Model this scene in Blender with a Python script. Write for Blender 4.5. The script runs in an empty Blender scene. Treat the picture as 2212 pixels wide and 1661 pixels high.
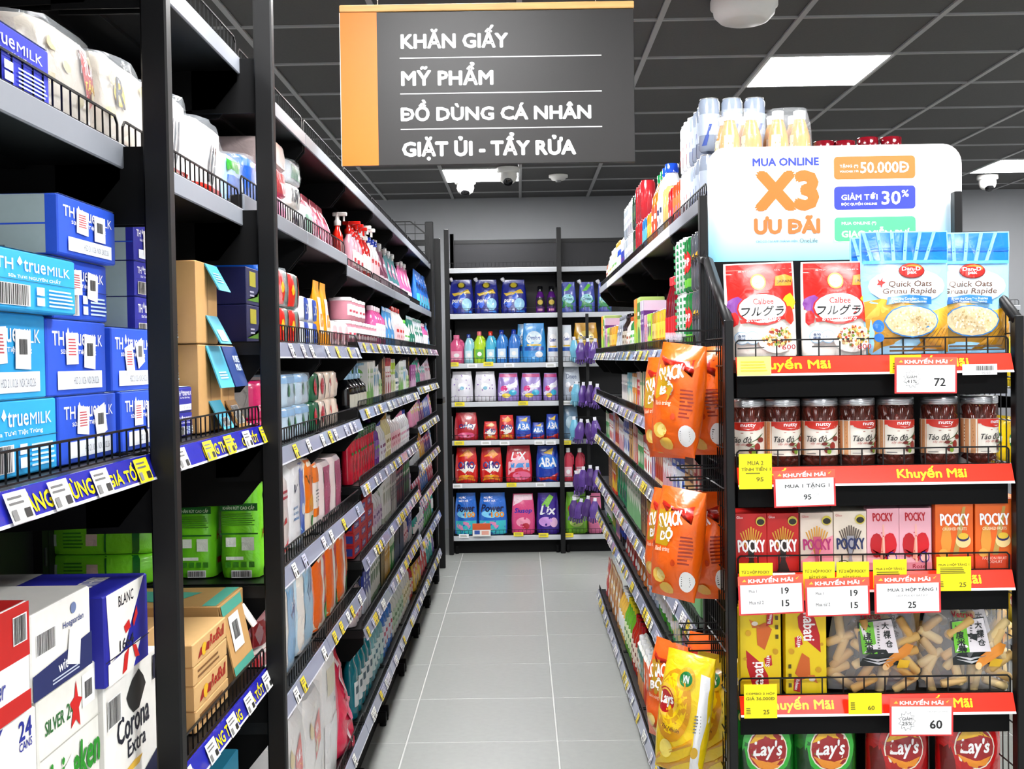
import bpy, math, random
from mathutils import Vector, Matrix
R = random.Random(11)
C = bpy.context.scene.collection
SC = bpy.context.scene
# ---------------------------------------------------------------- camera, world, lights, exposure
F, YAW, PIT, ROL, CH = 2470.0, -.0083, -.0225, -.016, 1.52
fw = Vector((math.sin(YAW)*math.cos(PIT), math.cos(YAW)*math.cos(PIT), math.sin(PIT)))
_r = Vector((math.cos(YAW), -math.sin(YAW), 0)); _u = _r.cross(fw)
rt = math.cos(ROL)*_r + math.sin(ROL)*_u; up = -math.sin(ROL)*_r + math.cos(ROL)*_u
cd = bpy.data.cameras.new('camera'); cam = bpy.data.objects.new('camera', cd); C.objects.link(cam)
cd.sensor_width = 36; cd.lens = F/2212*36; cd.clip_start = .05
m = Matrix((rt, up, -fw)).transposed().to_4x4(); m.translation = (0, 0, CH); cam.matrix_world = m
SC.camera = cam
w = bpy.data.worlds.new('world'); SC.world = w; w.use_nodes = True
w.node_tree.nodes['Background'].inputs[0].default_value = (.93, .96, 1, 1)
w.node_tree.nodes['Background'].inputs[1].default_value = .7
SC.view_settings.view_transform = 'Standard'; SC.view_settings.look = 'None'
SC.view_settings.gamma = 1; SC.view_settings.exposure = .42
try: SC.view_settings.use_curve_mapping = False
except Exception: pass
def area(name, loc, rot, sx, sy, e, col=(1, 1, 1)):
    l = bpy.data.lights.new(name, 'AREA'); l.shape = 'RECTANGLE'; l.size = sx; l.size_y = sy; l.energy = e; l.color = col
    o = bpy.data.objects.new(name, l); C.objects.link(o); o.location = loc; o.rotation_euler = rot; return o
# daylight of the glazed shop front behind the photographer
area('shop_front_daylight', (.3, -3.2, 1.7), (math.radians(84), 0, 0), 5.5, 2.3, 22, (.95, .98, 1))
PANEL_E = 52.0

def ray(x, y): return fw + (x-1106)/F*rt - (y-830.5)/F*up
def atY(x, y, Y):
    d = ray(x, y); t = Y/d.y; return Vector((0, 0, CH)) + d*t
def atX(x, y, X):
    d = ray(x, y); t = X/d.x; return Vector((0, 0, CH)) + d*t

# ---------------------------------------------------------------- materials
_M = {}
def lin(h):
    h = h.lstrip('#')
    if len(h) == 3: h = ''.join(c*2 for c in h)
    v = [int(h[i:i+2], 16)/255 for i in (0, 2, 4)]
    return [c/12.92 if c <= .04045 else ((c+.055)/1.055)**2.4 for c in v]
def M(col, kind='print'):
    k = (col, kind)
    if k in _M: return _M[k]
    c = lin(col)
    if kind in ('print', 'film', 'card', 'gloss', 'rail'):   # inks are deeper than they look under the bright shop light
        c = [v**1.22*.97 for v in c]
    mt = bpy.data.materials.new('%s_%s' % (kind, col.strip('#'))); mt.use_nodes = True
    nt = mt.node_tree; b = nt.nodes['Principled BSDF']; I = b.inputs
    def N(t): return nt.nodes.new(t)
    tc = N('ShaderNodeTexCoord'); no = N('ShaderNodeTexNoise'); nt.links.new(tc.outputs['Object'], no.inputs['Vector'])
    rr = {'print': .45, 'card': .6, 'film': .28, 'metal': .3, 'paint': .42, 'gloss': .15, 'plain': .6, 'clear': .12, 'wall': .8, 'floor': .38, 'wood': .5, 'rail': .25, 'tile': .8, 'emit': .5, 'glass': .03}[kind]
    I['Roughness'].default_value = rr
    sc = {'film': 28, 'card': 60, 'floor': 35, 'wall': 8, 'clear': 22, 'wood': 9, 'tile': 120, 'metal': 90}.get(kind, 50)
    no.inputs['Scale'].default_value = sc
    if kind == 'wood':
        mp = N('ShaderNodeMapping'); mp.inputs['Scale'].default_value = (1, 6, 14)
        nt.links.new(tc.outputs['Object'], mp.inputs['Vector']); nt.links.new(mp.outputs[0], no.inputs['Vector'])
    amp = {'wood': .3, 'floor': .09, 'card': .05, 'wall': .03, 'tile': .14, 'metal': .05}.get(kind, .025)
    mx = N('ShaderNodeMixRGB'); mx.blend_type = 'MIX'
    mx.inputs[1].default_value = [x*(1-amp) for x in c]+[1]; mx.inputs[2].default_value = [min(1, x*(1+amp)) for x in c]+[1]
    nt.links.new(no.outputs[0], mx.inputs[0]); nt.links.new(mx.outputs[0], I['Base Color'])
    if kind in ('film', 'clear', 'floor', 'tile'):
        bp = N('ShaderNodeBump'); bp.inputs['Strength'].default_value = {'film': .45, 'clear': .9, 'floor': .04, 'tile': .1}[kind]
        bp.inputs['Distance'].default_value = {'film': .006, 'clear': .008, 'floor': .002, 'tile': .002}[kind]
        no.inputs['Detail'].default_value = 3
        if kind in ('film', 'clear'): no.inputs['Distortion'].default_value = 1.2
        nt.links.new(no.outputs[0], bp.inputs['Height']); nt.links.new(bp.outputs[0], I['Normal'])
    if kind == 'paint': I['Specular IOR Level'].default_value = .32
    if kind == 'metal': I['Metallic'].default_value = .9
    if kind in ('film', 'gloss'): I['Coat Weight'].default_value = .3; I['Coat Roughness'].default_value = .12
    if kind == 'clear': I['Alpha'].default_value = .16
    if kind == 'plain': I['Specular IOR Level'].default_value = .15
    if kind == 'glass': I['Alpha'].default_value = .22
    if kind == 'rail': I['Coat Weight'].default_value = .5
    if kind == 'emit':
        I['Emission Color'].default_value = c+[1]; I['Emission Strength'].default_value = PANEL_E
    _M[k] = mt; return mt
BLK = M('040405', 'plain'); BLK2 = M('070708', 'paint')

# ---------------------------------------------------------------- mesh builder
class G:
    def __init__(s): s.v = []; s.f = []; s.mi = []; s.ms = []; s.sm = []
    def slot(s, mt):
        if mt not in s.ms: s.ms.append(mt)
        return s.ms.index(mt)
    def add(s, vs, fs, mt, smooth=False):
        o = len(s.v); k = s.slot(mt); s.v += [tuple(v) for v in vs]
        for f in fs: s.f.append([i+o for i in f]); s.mi.append(k); s.sm.append(smooth)
    def box(s, x0, y0, z0, x1, y1, z1, mt, c=0):
        if x0 > x1: x0, x1 = x1, x0
        if y0 > y1: y0, y1 = y1, y0
        if z0 > z1: z0, z1 = z1, z0
        if not c:
            v = [(x0, y0, z0), (x1, y0, z0), (x1, y1, z0), (x0, y1, z0), (x0, y0, z1), (x1, y0, z1), (x1, y1, z1), (x0, y1, z1)]
            s.add(v, [(0, 3, 2, 1), (4, 5, 6, 7), (0, 1, 5, 4), (1, 2, 6, 5), (2, 3, 7, 6), (3, 0, 4, 7)], mt); return
        # chamfered box as a ring stack
        def ring(z, i): return [(x0+i+c, y0+i, z), (x1-i-c, y0+i, z), (x1-i, y0+i+c, z), (x1-i, y1-i-c, z), (x1-i-c, y1-i, z), (x0+i+c, y1-i, z), (x0+i, y1-i-c, z), (x0+i, y0+i+c, z)]
        v = ring(z0, c)+ring(z0+c, 0)+ring(z1-c, 0)+ring(z1, c); fs = [tuple(range(7, -1, -1)), tuple(range(24, 32))]
        for r in range(3):
            for i in range(8): j = (i+1) % 8; fs.append((r*8+i, r*8+j, r*8+8+j, r*8+8+i))
        s.add(v, fs, mt)
    def tube(s, pts, r, mt, n=4):
        for a, b in zip(pts[:-1], pts[1:]):
            a = Vector(a); b = Vector(b); d = (b-a).normalized()
            x = d.cross(Vector((0, 0, 1)) if abs(d.z) < .9 else Vector((0, 1, 0))).normalized(); y = d.cross(x)
            vs = [p+r*(math.cos(6.2832*(i+.5)/n)*x+math.sin(6.2832*(i+.5)/n)*y) for p in (a, b) for i in range(n)]
            s.add(vs, [(i, (i+1) % n, n+(i+1) % n, n+i) for i in range(n)]+[tuple(range(n-1, -1, -1)), tuple(range(n, 2*n))], mt, n > 5)
    def lathe(s, prof, mt, n=14, cx=0, cy=0, smooth=True):
        vs = [(cx+r*math.cos(6.2832*i/n), cy+r*math.sin(6.2832*i/n), z) for r, z in prof for i in range(n)]
        fs = [(k*n+i, k*n+(i+1) % n, k*n+n+(i+1) % n, k*n+n+i) for k in range(len(prof)-1) for i in range(n)]
        s.add(vs, fs, mt, smooth); L = (len(prof)-1)*n
        if prof[0][0] > 1e-4: s.add(vs[:n], [tuple(range(n-1, -1, -1))], mt)
        if prof[-1][0] > 1e-4: s.add(vs[L:], [tuple(range(n))], mt)
    def mesh(s, name):
        me = bpy.data.meshes.new(name); me.from_pydata(s.v, [], s.f)
        for mt in s.ms: me.materials.append(mt)
        me.polygons.foreach_set('material_index', s.mi); me.polygons.foreach_set('use_smooth', s.sm); me.update(); return me

_T = {}
def text2d(t, shear=0):
    k = (t, shear)
    if k in _T: return _T[k]
    def raw(t):
        c = bpy.data.curves.new('t', 'FONT'); c.body = t; c.shear = shear; c.resolution_u = 2
        o = bpy.data.objects.new('t', c); me = bpy.data.meshes.new_from_object(o)
        vs = [(v.co.x, v.co.y) for v in me.vertices]; fs = [tuple(p.vertices) for p in me.polygons]
        bpy.data.objects.remove(o); bpy.data.curves.remove(c); bpy.data.meshes.remove(me); return vs, fs
    vs, fs = raw(t.replace('Đ', 'D'))
    for i, ch in enumerate(t):
        if ch == 'Đ':   # the crossbar of the letter
            x = max(v[0] for v in raw(t[:i].replace('Đ', 'D')+'D')[0])-.5; n = len(vs)
            vs += [(x-.10, .31), (x+.24, .31), (x+.24, .385), (x-.10, .385)]; fs.append((n, n+1, n+2, n+3))
    bar = t.count('Đ')*4
    x0 = min(v[0] for v in vs); x1 = max(v[0] for v in vs); y0 = min(v[1] for v in vs); y1 = max(v[1] for v in vs)
    r = ([((x-x0)/(x1-x0 or 1), (y-y0)/(y1-y0 or 1)) for x, y in vs], fs, len(vs)-bar); _T[k] = r; return r

def draw(g, mp, cmds, kind='print', curved=True, asp=1.0, e0=.0004, de=.0002):
    """print the graphics of a pack on one of its faces; asp = width/height of the face"""
    e = e0
    for c in cmds:
        t = c[0]; e += de
        if t == 'r':
            x0, y0, x1, y1 = c[1:5]; nx = max(1, int(math.ceil(abs(x1-x0)*8))) if curved else 1; ny = max(1, int(math.ceil(abs(y1-y0)*8))) if curved else 1
            vs = [mp(x0+(x1-x0)*i/nx, y0+(y1-y0)*j/ny, e) for j in range(ny+1) for i in range(nx+1)]
            g.add(vs, [(j*(nx+1)+i, j*(nx+1)+i+1, (j+1)*(nx+1)+i+1, (j+1)*(nx+1)+i) for j in range(ny) for i in range(nx)], M(c[5], kind), curved)
        elif t == 'e':
            cx, cy, rx, ry = c[1:5]; n = 18; rings = 3 if curved else 1
            vs = [mp(cx, cy, e)]+[mp(cx+rx*k/rings*math.cos(6.2832*i/n), cy+ry*k/rings*math.sin(6.2832*i/n), e) for k in range(1, rings+1) for i in range(n)]
            fs = [(0, 1+i, 1+(i+1) % n) for i in range(n)]+[(1+k*n+i, 1+(k+1)*n+i, 1+(k+1)*n+(i+1) % n, 1+k*n+(i+1) % n) for k in range(rings-1) for i in range(n)]
            g.add(vs, fs, M(c[5], kind), curved)
        elif t == 'p':
            ps = c[1]; n = len(ps); cx = sum(p[0] for p in ps)/n; cy = sum(p[1] for p in ps)/n; k = 3 if curved else 1
            vs = [mp(cx, cy, e)]+[mp(cx+(p[0]-cx)*q/k, cy+(p[1]-cy)*q/k, e) for q in range(1, k+1) for p in ps]
            fs = [(0, 1+i, 1+(i+1) % n) for i in range(n)]+[(1+q*n+i, 1+(q+1)*n+i, 1+(q+1)*n+(i+1) % n, 1+q*n+(i+1) % n) for q in range(k-1) for i in range(n)]
            g.add(vs, fs, M(c[2], kind), curved)
        elif t == 't':
            x0, y0, x1, y1, col = c[2:7]; bold = c[7] if len(c) > 7 else 0; sh = c[8] if len(c) > 8 else 0; rot = c[9] if len(c) > 9 else 0
            vs, fs, nb = text2d(c[1], sh); mt = M(col, kind)
            offs = [(0, 0)]
            if bold: offs = [(math.cos(a), math.sin(a)) for a in [6.2832*i/(4 if bold < 1 else 8) for i in range(4 if bold < 1 else 8)]]; bold = (bold % 1 or .05)*.55
            hh = y1-y0
            for q, (ox, oy) in enumerate(offs):
                P = []
                for vi, (x, y) in enumerate(vs):
                    X = x*(x1-x0)+ox*bold*hh/asp; Y = y*hh+oy*bold*hh
                    if rot:
                        X -= (x1-x0)/2; Y -= hh/2; a = math.radians(rot); X, Y = X*math.cos(a)-Y/asp*math.sin(a), X*asp*math.sin(a)+Y*math.cos(a); X += (x1-x0)/2; Y += hh/2
                    P.append(mp(x0+X, y0+Y, e+q*2e-5+(2.5e-4 if vi >= nb else 0)))
                g.add(P, fs, mt)
        elif t == 'b':
            x0, y0, x1, y1 = c[1:5]; rr = random.Random(3); x = x0
            g.add([mp(x0-.01, y0-.01, e), mp(x1+.01, y0-.01, e), mp(x1+.01, y1+.01, e), mp(x0-.01, y1+.01, e)], [(0, 1, 2, 3)], M('f6f6f4', kind)); e += de
            st = (x1-x0)/26
            while x < x1-st:
                ww = st*rr.choice((.4, .6, 1.0)); g.add([mp(x, y0, e), mp(x+ww, y0, e), mp(x+ww, y1, e), mp(x, y1, e)], [(0, 1, 2, 3)], M('222222', kind)); x += ww+st*rr.choice((.4, .7))
        elif t == 'l':
            x0, y0, x1, y1, n, col = c[1:7]; rr = random.Random(5)
            for i in range(n):
                y = y1-(y1-y0)*(i+.5)/n; hh = (y1-y0)/n*.22; xe = x0+(x1-x0)*rr.uniform(.65, 1)
                g.add([mp(x0, y-hh, e), mp(xe, y-hh, e), mp(xe, y+hh, e), mp(x0, y+hh, e)], [(0, 1, 2, 3)], M(col, kind))

# ---------------------------------------------------------------- objects
def mk(name, me, parent=None, loc=(0, 0, 0), rot=(0, 0, 0), **kw):
    o = bpy.data.objects.new(name, me); C.objects.link(o); o.location = loc; o.rotation_euler = rot
    if parent is not None: o.parent = parent
    for k, v in kw.items(): o[k] = v
    return o
def tag(o, label, cat, group=None):
    o['label'] = label; o['category'] = cat
    if group: o['group'] = group
    return o
class Pr:   # a pack design: body mesh + part meshes
    def __init__(s, name, body, parts, w, d, h): s.name, s.body, s.parts, s.w, s.d, s.h = name, body, parts, w, d, h
def put(p, loc, rz, label, cat, group=None, tx=0, ty=0, name=None):
    o = mk(name or p.name, p.body); o.rotation_euler = (tx, ty, rz); o.location = loc; tag(o, label, cat, group)
    for n, me in p.parts: mk(n, me, o)
    return o
H90 = math.pi/2
def zsc(zs, *a, **k):
    o = put(*a, **k); o.scale = (1, 1, zs); return o
def left(p, y0, z, label, cat, group=None, X=-.605, jx=0, jr=0, ty=0, tx=0, zs=1):
    return zsc(zs, p, (X-p.d/2-jx, y0+p.w/2, z), H90+jr, label, cat, group, tx=tx, ty=ty)
def right(p, y0, z, label, cat, group=None, X=.485, jx=0, jr=0, tx=0, ty=0, zs=1):
    return zsc(zs, p, (X+p.d/2+jx, y0+p.w/2, z), -H90+jr, label, cat, group, tx=tx, ty=ty)

# ---------------------------------------------------------------- pack designs
def face(wd, d, h, which):
    if which == 'F': return lambda a, b, e: (a*wd, -d/2-e, b*h)
    if which == 'R': return lambda a, b, e: (wd/2+e, a*d, b*h)
    if which == 'L': return lambda a, b, e: (-wd/2-e, -a*d, b*h)
    if which == 'T': return lambda a, b, e: (a*wd, (b-.5)*d, h+e)
def P_box(name, wd, d, h, col, F=(), R_=(), L=(), T=(), kind='print', side=None, top=None, seam=False, c=.0015):
    g = G(); g.box(-wd/2, -d/2, 0, wd/2, d/2, h, M(col, kind), c)
    if side:
        draw(g, face(wd, d, h, 'R'), [('r', -.49, .01, .49, .99, side)], kind, False); draw(g, face(wd, d, h, 'L'), [('r', -.49, .01, .49, .99, side)], kind, False)
    if top: draw(g, face(wd, d, h, 'T'), [('r', -.49, .01, .49, .99, top)], kind, False)
    for w_, cm, asp in (('F', F, wd/h), ('R', R_, d/h), ('L', L, d/h), ('T', T, wd/d)):
        if cm: draw(g, face(wd, d, h, w_), cm, kind, False, asp, e0=.0005)
    return Pr(name, g.mesh(name), [], wd, d, h)

class Loft:
    """sections: (z, width, depth, squareness, y offset)"""
    def __init__(s, secs, crink=0, seed=1):
        s.secs = secs; s.cr = crink; s.sd = seed; s.h = secs[-1][0]-secs[0][0]; s.z0 = secs[0][0]
    def at(s, z):
        S = s.secs
        for a, b in zip(S[:-1], S[1:]):
            if z <= b[0] or b is S[-1]:
                t = min(1, max(0, (z-a[0])/((b[0]-a[0]) or 1)))
                return [a[i]+(b[i]-a[i])*t for i in range(5)]
    def nz(s, x, z): return s.cr*(math.sin(x*37+s.sd+z*21)*math.sin(z*43+s.sd*2.1)+.5*math.sin(x*91+z*73+s.sd)) if s.cr else 0
    def F(s, a, b, e):
        z = s.z0+b*s.h; _, w_, d_, n, oy = s.at(z); u = min(1, abs(a)*2)
        y = -d_/2*max(0, 1-u**n)**(1/n)+oy-e-s.nz(a*w_, z)*min(1, d_*12)*(1-u*u)
        return (a*w_, y, z)
    def body(s, g, mt, nu=9, nz=10, cap=True, smooth=True, n=0):
        zs = []
        for a, b in zip(s.secs[:-1], s.secs[1:]):
            k = max(1, int(round((b[0]-a[0])/s.h*nz))); zs += [a[0]+(b[0]-a[0])*i/k for i in range(k)]
        zs.append(s.secs[-1][0]); vs = []; N = 2*nu
        for z in zs:
            _, w_, d_, sq, oy = s.at(z)
            for i in range(N):
                t = 2*math.pi*i/N; ct, st = math.cos(t), math.sin(t)
                r = (abs(ct)**sq+abs(st)**sq)**(-1/sq); x = r*ct*w_/2; yy = r*st*d_/2
                y = yy+oy+(s.nz(x, z)*min(1, d_*12)*(1 if yy > 0 else -1)*(1-min(1, (2*x/(w_ or 1))**2)))
                vs.append((x, y, z))
        fs = [(k*N+i, k*N+(i+1) % N, k*N+N+(i+1) % N, k*N+N+i) for k in range(len(zs)-1) for i in range(N)]
        g.add(vs, fs, mt, smooth)
        if cap:
            L = (len(zs)-1)*N; g.add(vs[:N], [tuple(range(N-1, -1, -1))], mt); g.add(vs[L:], [tuple(range(N))], mt)

def P_pouch(name, wd, d, h, col, F=(), spout=None, lo=None, crink=.002, seed=1, kind='film', topw=.97, L=None):
    """stand-up pouch: round gusset below, flat seal above"""
    lf = Loft([(0, wd*.9, d*.92, 3, 0), (.03*h, wd*.95, d, 2.6, 0), (.35*h, wd*.97, d*.86, 2.2, 0), (.72*h, wd*(topw+.97)/2, d*.45, 2.0, 0), (.9*h, wd*topw, d*.1, 2.0, 0), (h, wd*topw*.99, .003, 2, 0)], crink, seed)
    g = G(); lf.body(g, M(col, kind), 10, 12)
    if lo: draw(g, lf.F, [('r', -.47, .01, .47, lo[0], lo[1])], kind)
    draw(g, lf.F, F, kind, True, wd/h, e0=.0012)
    parts = []
    if spout:
        q = G(); q.lathe([(.011, 0), (.011, .012), (.016, .013), (.016, .032), (.012, .034)], M(spout, 'gloss'), 10)
        q.v = [(x*math.cos(.5)-z*math.sin(.5)-wd*.36, y, x*math.sin(.5)+z*math.cos(.5)+h*.95) for x, y, z in q.v]
        parts.append(('spout', q.mesh('spout')))
    return Pr(name, g.mesh(name), parts, wd, d, h)
def P_pillow(name, wd, d, h, col, F=(), crink=.003, seed=1, hole=False):
    """pillow bag with crimped seals top and bottom"""
    lf = Loft([(0, wd*.93, .003, 2, 0), (.05*h, wd*.93, d*.3, 2, 0), (.14*h, wd*.97, d*.72, 2.1, 0), (.3*h, wd, d*.95, 2.3, 0), (.5*h, wd, d, 2.3, 0), (.7*h, wd, d*.95, 2.3, 0), (.86*h, wd*.97, d*.7, 2.1, 0), (.95*h, wd*.95, d*.28, 2, 0), (h, wd*.95, .003, 2, 0)], crink, seed)
    g = G(); lf.body(g, M(col, 'film'), 10, 16); draw(g, lf.F, F, 'film', True, wd/h, e0=.0012)
    return Pr(name, g.mesh(name), [], wd, d, h)
def P_soft(name, wd, d, h, col, F=(), L=(), T=(), end=None, crink=.002, seed=2, wrap=False):
    """soft film-wrapped bale of tissues"""
    lf = Loft([(0, wd*.93, d*.9, 6, 0), (.06*h, wd*.99, d*.98, 5, 0), (.5*h, wd, d, 5, 0), (.93*h, wd*.99, d*.97, 5, 0), (h, wd*.92, d*.88, 6, 0)], crink, seed)
    g = G(); lf.body(g, M(col, 'film'), 12, 8)
    draw(g, lf.F, F, 'film', True, wd/h, e0=.0015)
    if end:
        q = Loft([(0, d*.8, wd*.03, 3, 0), (h*.94, d*.8, wd*.03, 3, 0)])
        draw(g, lambda a, b, e: (-wd*.49-e-.002, -a*d*.86, b*h), [('r', -.48, .06, .48, .94, end)], 'film', False)
    if L: draw(g, lambda a, b, e: (-wd*.498-e-.003, -a*d*.9, b*h), L, 'film', False, d/h)
    if T: draw(g, lambda a, b, e: (a*wd*.9, (b-.5)*d*.86, h+e), T, 'film', False, wd/d)
    parts = []
    if wrap:
        q = G(); lw = Loft([(-0.0, wd*1.0, d*1.0, 4, 0), (.5*h, wd*1.05, d*1.06, 4, 0), (h*1.02, wd*1.0, d*.98, 4, 0), (h*1.12, wd*.8, d*.3, 3, 0)], .006, seed+3); lw.body(q, M('eef4fa', 'clear'), 10, 8, cap=False)
        parts.append(('plastic_wrap', q.mesh('plastic_wrap')))
    return Pr(name, g.mesh(name), parts, wd, d, h)
def P_bottle(name, r, h, col, cap, F=(), flat=1.0, neck=.35, caph=.12, shape='round', kind='gloss', band=None, n=12):
    """bottle: shoulder into neck, separate cap part; shape may add a pump or a trigger"""
    s = flat; hb = h*(1-caph)
    g = G(); lf = Loft([(0, 2*r*.92, 2*r*s*.92, 2.4, 0), (.03*h, 2*r, 2*r*s, 2.4, 0), (hb*.55, 2*r, 2*r*s, 2.4, 0), (hb*.78, 2*r*.93, 2*r*s*.9, 2.3, 0), (hb*.93, 2*r*(neck+.18), 2*r*s*(neck+.12), 2, 0), (hb, 2*r*neck, 2*r*neck*min(1, s+.3), 2, 0)])
    lf.body(g, M(col, kind), n//2, 9)
    if band: draw(g, lf.F, [('r', -.46, band[0], .46, band[1], band[2])], 'print', True)
    draw(g, lf.F, F, 'print', True, 2*r/hb, e0=.0009)
    q = G(); rc = r*neck*1.15
    if shape == 'pump':
        q.lathe([(rc, hb), (rc, hb+caph*h*.3), (rc*.4, hb+caph*h*.35), (rc*.35, hb+caph*h*.8), (rc*.8, hb+caph*h*.82), (rc*.8, hb+caph*h)], M(cap, 'gloss'), 8); q.box(-rc*.4, -rc*2.2, hb+caph*h*.84, rc*.4, 0, h, M(cap, 'gloss'))
    elif shape == 'trigger':
        q.lathe([(rc, hb), (rc, hb+caph*h*.35), (rc*.6, hb+caph*h*.45), (rc*.6, h)], M(cap, 'gloss'), 8)
        q.box(-rc*.5, -rc*2.6, h*.93, rc*.5, rc*1.2, h, M(cap, 'gloss'), .002); q.box(-rc*.35, -rc*2.0, h*.84, rc*.35, -rc*1.6, h*.94, M(cap, 'gloss'))
    else:
        q.lathe([(rc, hb), (rc, h-.002), (rc*.86, h)], M(cap, 'gloss'), 10)
    return Pr(name, g.mesh(name), [('pump' if shape == 'pump' else 'trigger' if shape == 'trigger' else 'cap', q.mesh('cap'))], 2*r, 2*r*s, h)
def P_can(name, r, h, col, F=(), top='c9c9cc', n=14, kind='gloss'):
    g = G(); g.lathe([(r*.8, 0), (r, .008), (r, h-.012), (r*.86, h-.003), (r*.86, h)], M(col, kind), n)
    g.lathe([(r*.84, h-.003), (r*.87, h+.001), (r*.87, h-.002), (.001, h-.004)], M(top, 'metal'), n)
    draw(g, lambda a, b, e: ((r+e)*math.sin(a*2.6), -(r+e)*math.cos(a*2.6), b*h), F, 'print', True, 2*r*1.2/h)
    return Pr(name, g.mesh(name), [], 2*r, 2*r, h)
def P_tub(name, r, h, col, lid, F=()):
    g = G(); g.lathe([(r*.9, 0), (r, .006), (r, h*.86)], M(col, 'print'), 14); draw(g, lambda a, b, e: ((r+e)*math.sin(a*2.6), -(r+e)*math.cos(a*2.6), b*h), F, 'print', True, 2)
    q = G(); q.lathe([(r*1.03, h*.84), (r*1.03, h*.97), (r*.95, h)], M(lid, 'gloss'), 14)
    return Pr(name, g.mesh(name), [('lid', q.mesh('lid'))], 2*r, 2*r, h)
ORD = ['nearest', 'second nearest', 'third nearest', 'fourth nearest', 'fifth nearest', 'sixth nearest', 'seventh nearest', 'eighth nearest', 'ninth nearest', 'tenth nearest', 'eleventh nearest', 'twelfth nearest']
def run(fn, p, y0, z, n, label, cat, group, gap=.003, stack=1, deep=1, **kw):
    """n facings side by side into the distance, each possibly stacked"""
    y = y0
    for i in range(n):
        for k in range(stack):
            for q in range(deep):
                lb = label
                if n > 1: lb += ', %s of %d' % (ORD[min(i, 11)], n)
                if stack > 1: lb += (', bottom' if k == 0 else ', top' if k == stack-1 else ', tier %s' % ('two', 'three', 'four', 'five')[k-1])
                if deep > 1: lb += (', front' if q == 0 else ', behind')
                fn(p, y, z+k*(p.h*kw.get('zs', 1)+.0005), lb, cat, group, jx=q*(p.d+.004)+R.uniform(0, .004), jr=R.uniform(-.03, .03), **kw)
        y += p.w+gap
    return y

# ================================================================ SETTING
CEIL = 2.955
def shell():
    g = G(); g.box(-6, -3.4, -.06, 8, 10.6, -.0015, M('c4c5c2', 'plain')); fl = mk('floor', g.mesh('floor'), kind='structure')
    t = G(); t.box(-.2972, -.2872, -.012, .2972, .2872, 0, M('90928e', 'floor'), .0015); me = t.mesh('floor_tile')
    for i in range(-3, 7):
        for j in range(-7, 10):
            if -.48+.6*i > 2.2: continue
            mk('floor_tile', me, fl, (-.48+.6*i+.3, 4.51+.58*j+.29, 0))
    g = G(); g.box(-6, 10.25, 0, 8, 10.4, 3.2, M('8e8f92', 'wall')); mk('wall_back', g.mesh('wall_back'), kind='structure')
    g = G(); g.box(-6, -3.4, CEIL+.03, 8, 10.4, CEIL+.1, M('1c1c1e', 'plain')); ce = mk('ceiling', g.mesh('ceiling'), kind='structure')
    t = G(); t.box(-.286, -.296, .004, .286, .296, .02, M('4e4d4c', 'tile')); me = t.mesh('ceiling_tile')
    X0, Y0 = .015, 4.92
    lights = {(2, 1), (-1, 6), (6, 6), (-6, 1), (8, 1), (-1, -5), (2, -5), (-5, -5), (6, -5), (-1, -2), (-1, 2), (2, -9), (-3, -9)}  # panels behind the sign and over the near aisle are added to brighten it
    for i in range(-9, 12):
        for j in range(-12, 9):
            if (i, j) in lights: continue
            if j < -3 and (i < -5 or i > 7): continue
            mk('ceiling_tile', me, ce, (X0+.6*i+.3, Y0+.62*j+.31, CEIL))
    b = G(); b.box(-.012, -6.8, 0, .012, 6.2, .012, M('a4a4a4', 'paint')); bm = b.mesh('grid_bar')
    for i in range(-9, 13): mk('grid_bar', bm, ce, (X0+.6*i, 4.1, CEIL-.004))
    b = G(); b.box(-6, -.010, 0, 7.5, .010, .012, M('9a9a9a', 'paint')); bm = b.mesh('grid_bar')
    for j in range(-12, 9): mk('grid_bar', bm, ce, (0, Y0+.62*j, CEIL-.003))
    lab = {(2, 1): 'square lit ceiling panel above the promotion board', (-1, 2): 'added lit ceiling panel, unseen behind the hanging sign', (-1, 6): 'square lit ceiling panel just below the hanging sign', (6, 6): 'square lit ceiling panel at the right edge of the frame'}
    g = G(); g.box(-.285, -.295, .001, .285, .295, .006, M('ffffff', 'emit')); dm = g.mesh('diffuser')
    g = G()
    for a in ((-.3, -.31, .3, -.297), (-.3, .297, .3, .31), (-.3, -.297, -.286, .297), (.286, -.297, .3, .297)): g.box(a[0], a[1], -.005, a[2], a[3], .008, M('dddddd', 'paint'))
    fm = g.mesh('frame')
    for (i, j) in sorted(lights):
        o = mk('ceiling_light', None, None, (X0+.6*i+.3, Y0+.62*j+.31, CEIL)); tag(o, lab.get((i, j), 'square lit ceiling panel out of view, %s' % {(-6, 1): 'over the racks far left', (8, 1): 'over the aisle far right', (-1, -5): 'just behind the camera', (2, -5): 'behind the camera to the right', (-5, -5): 'behind the camera far left', (6, -5): 'behind the camera far right', (-1, -2): 'added to brighten the near end of the aisle', (2, -9): 'near the shop front, right', (-3, -9): 'near the shop front, left'}.get((i, j), '')), 'light', 'square ceiling lights')
        mk('frame', fm, o); mk('diffuser', dm, o)
shell()

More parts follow.
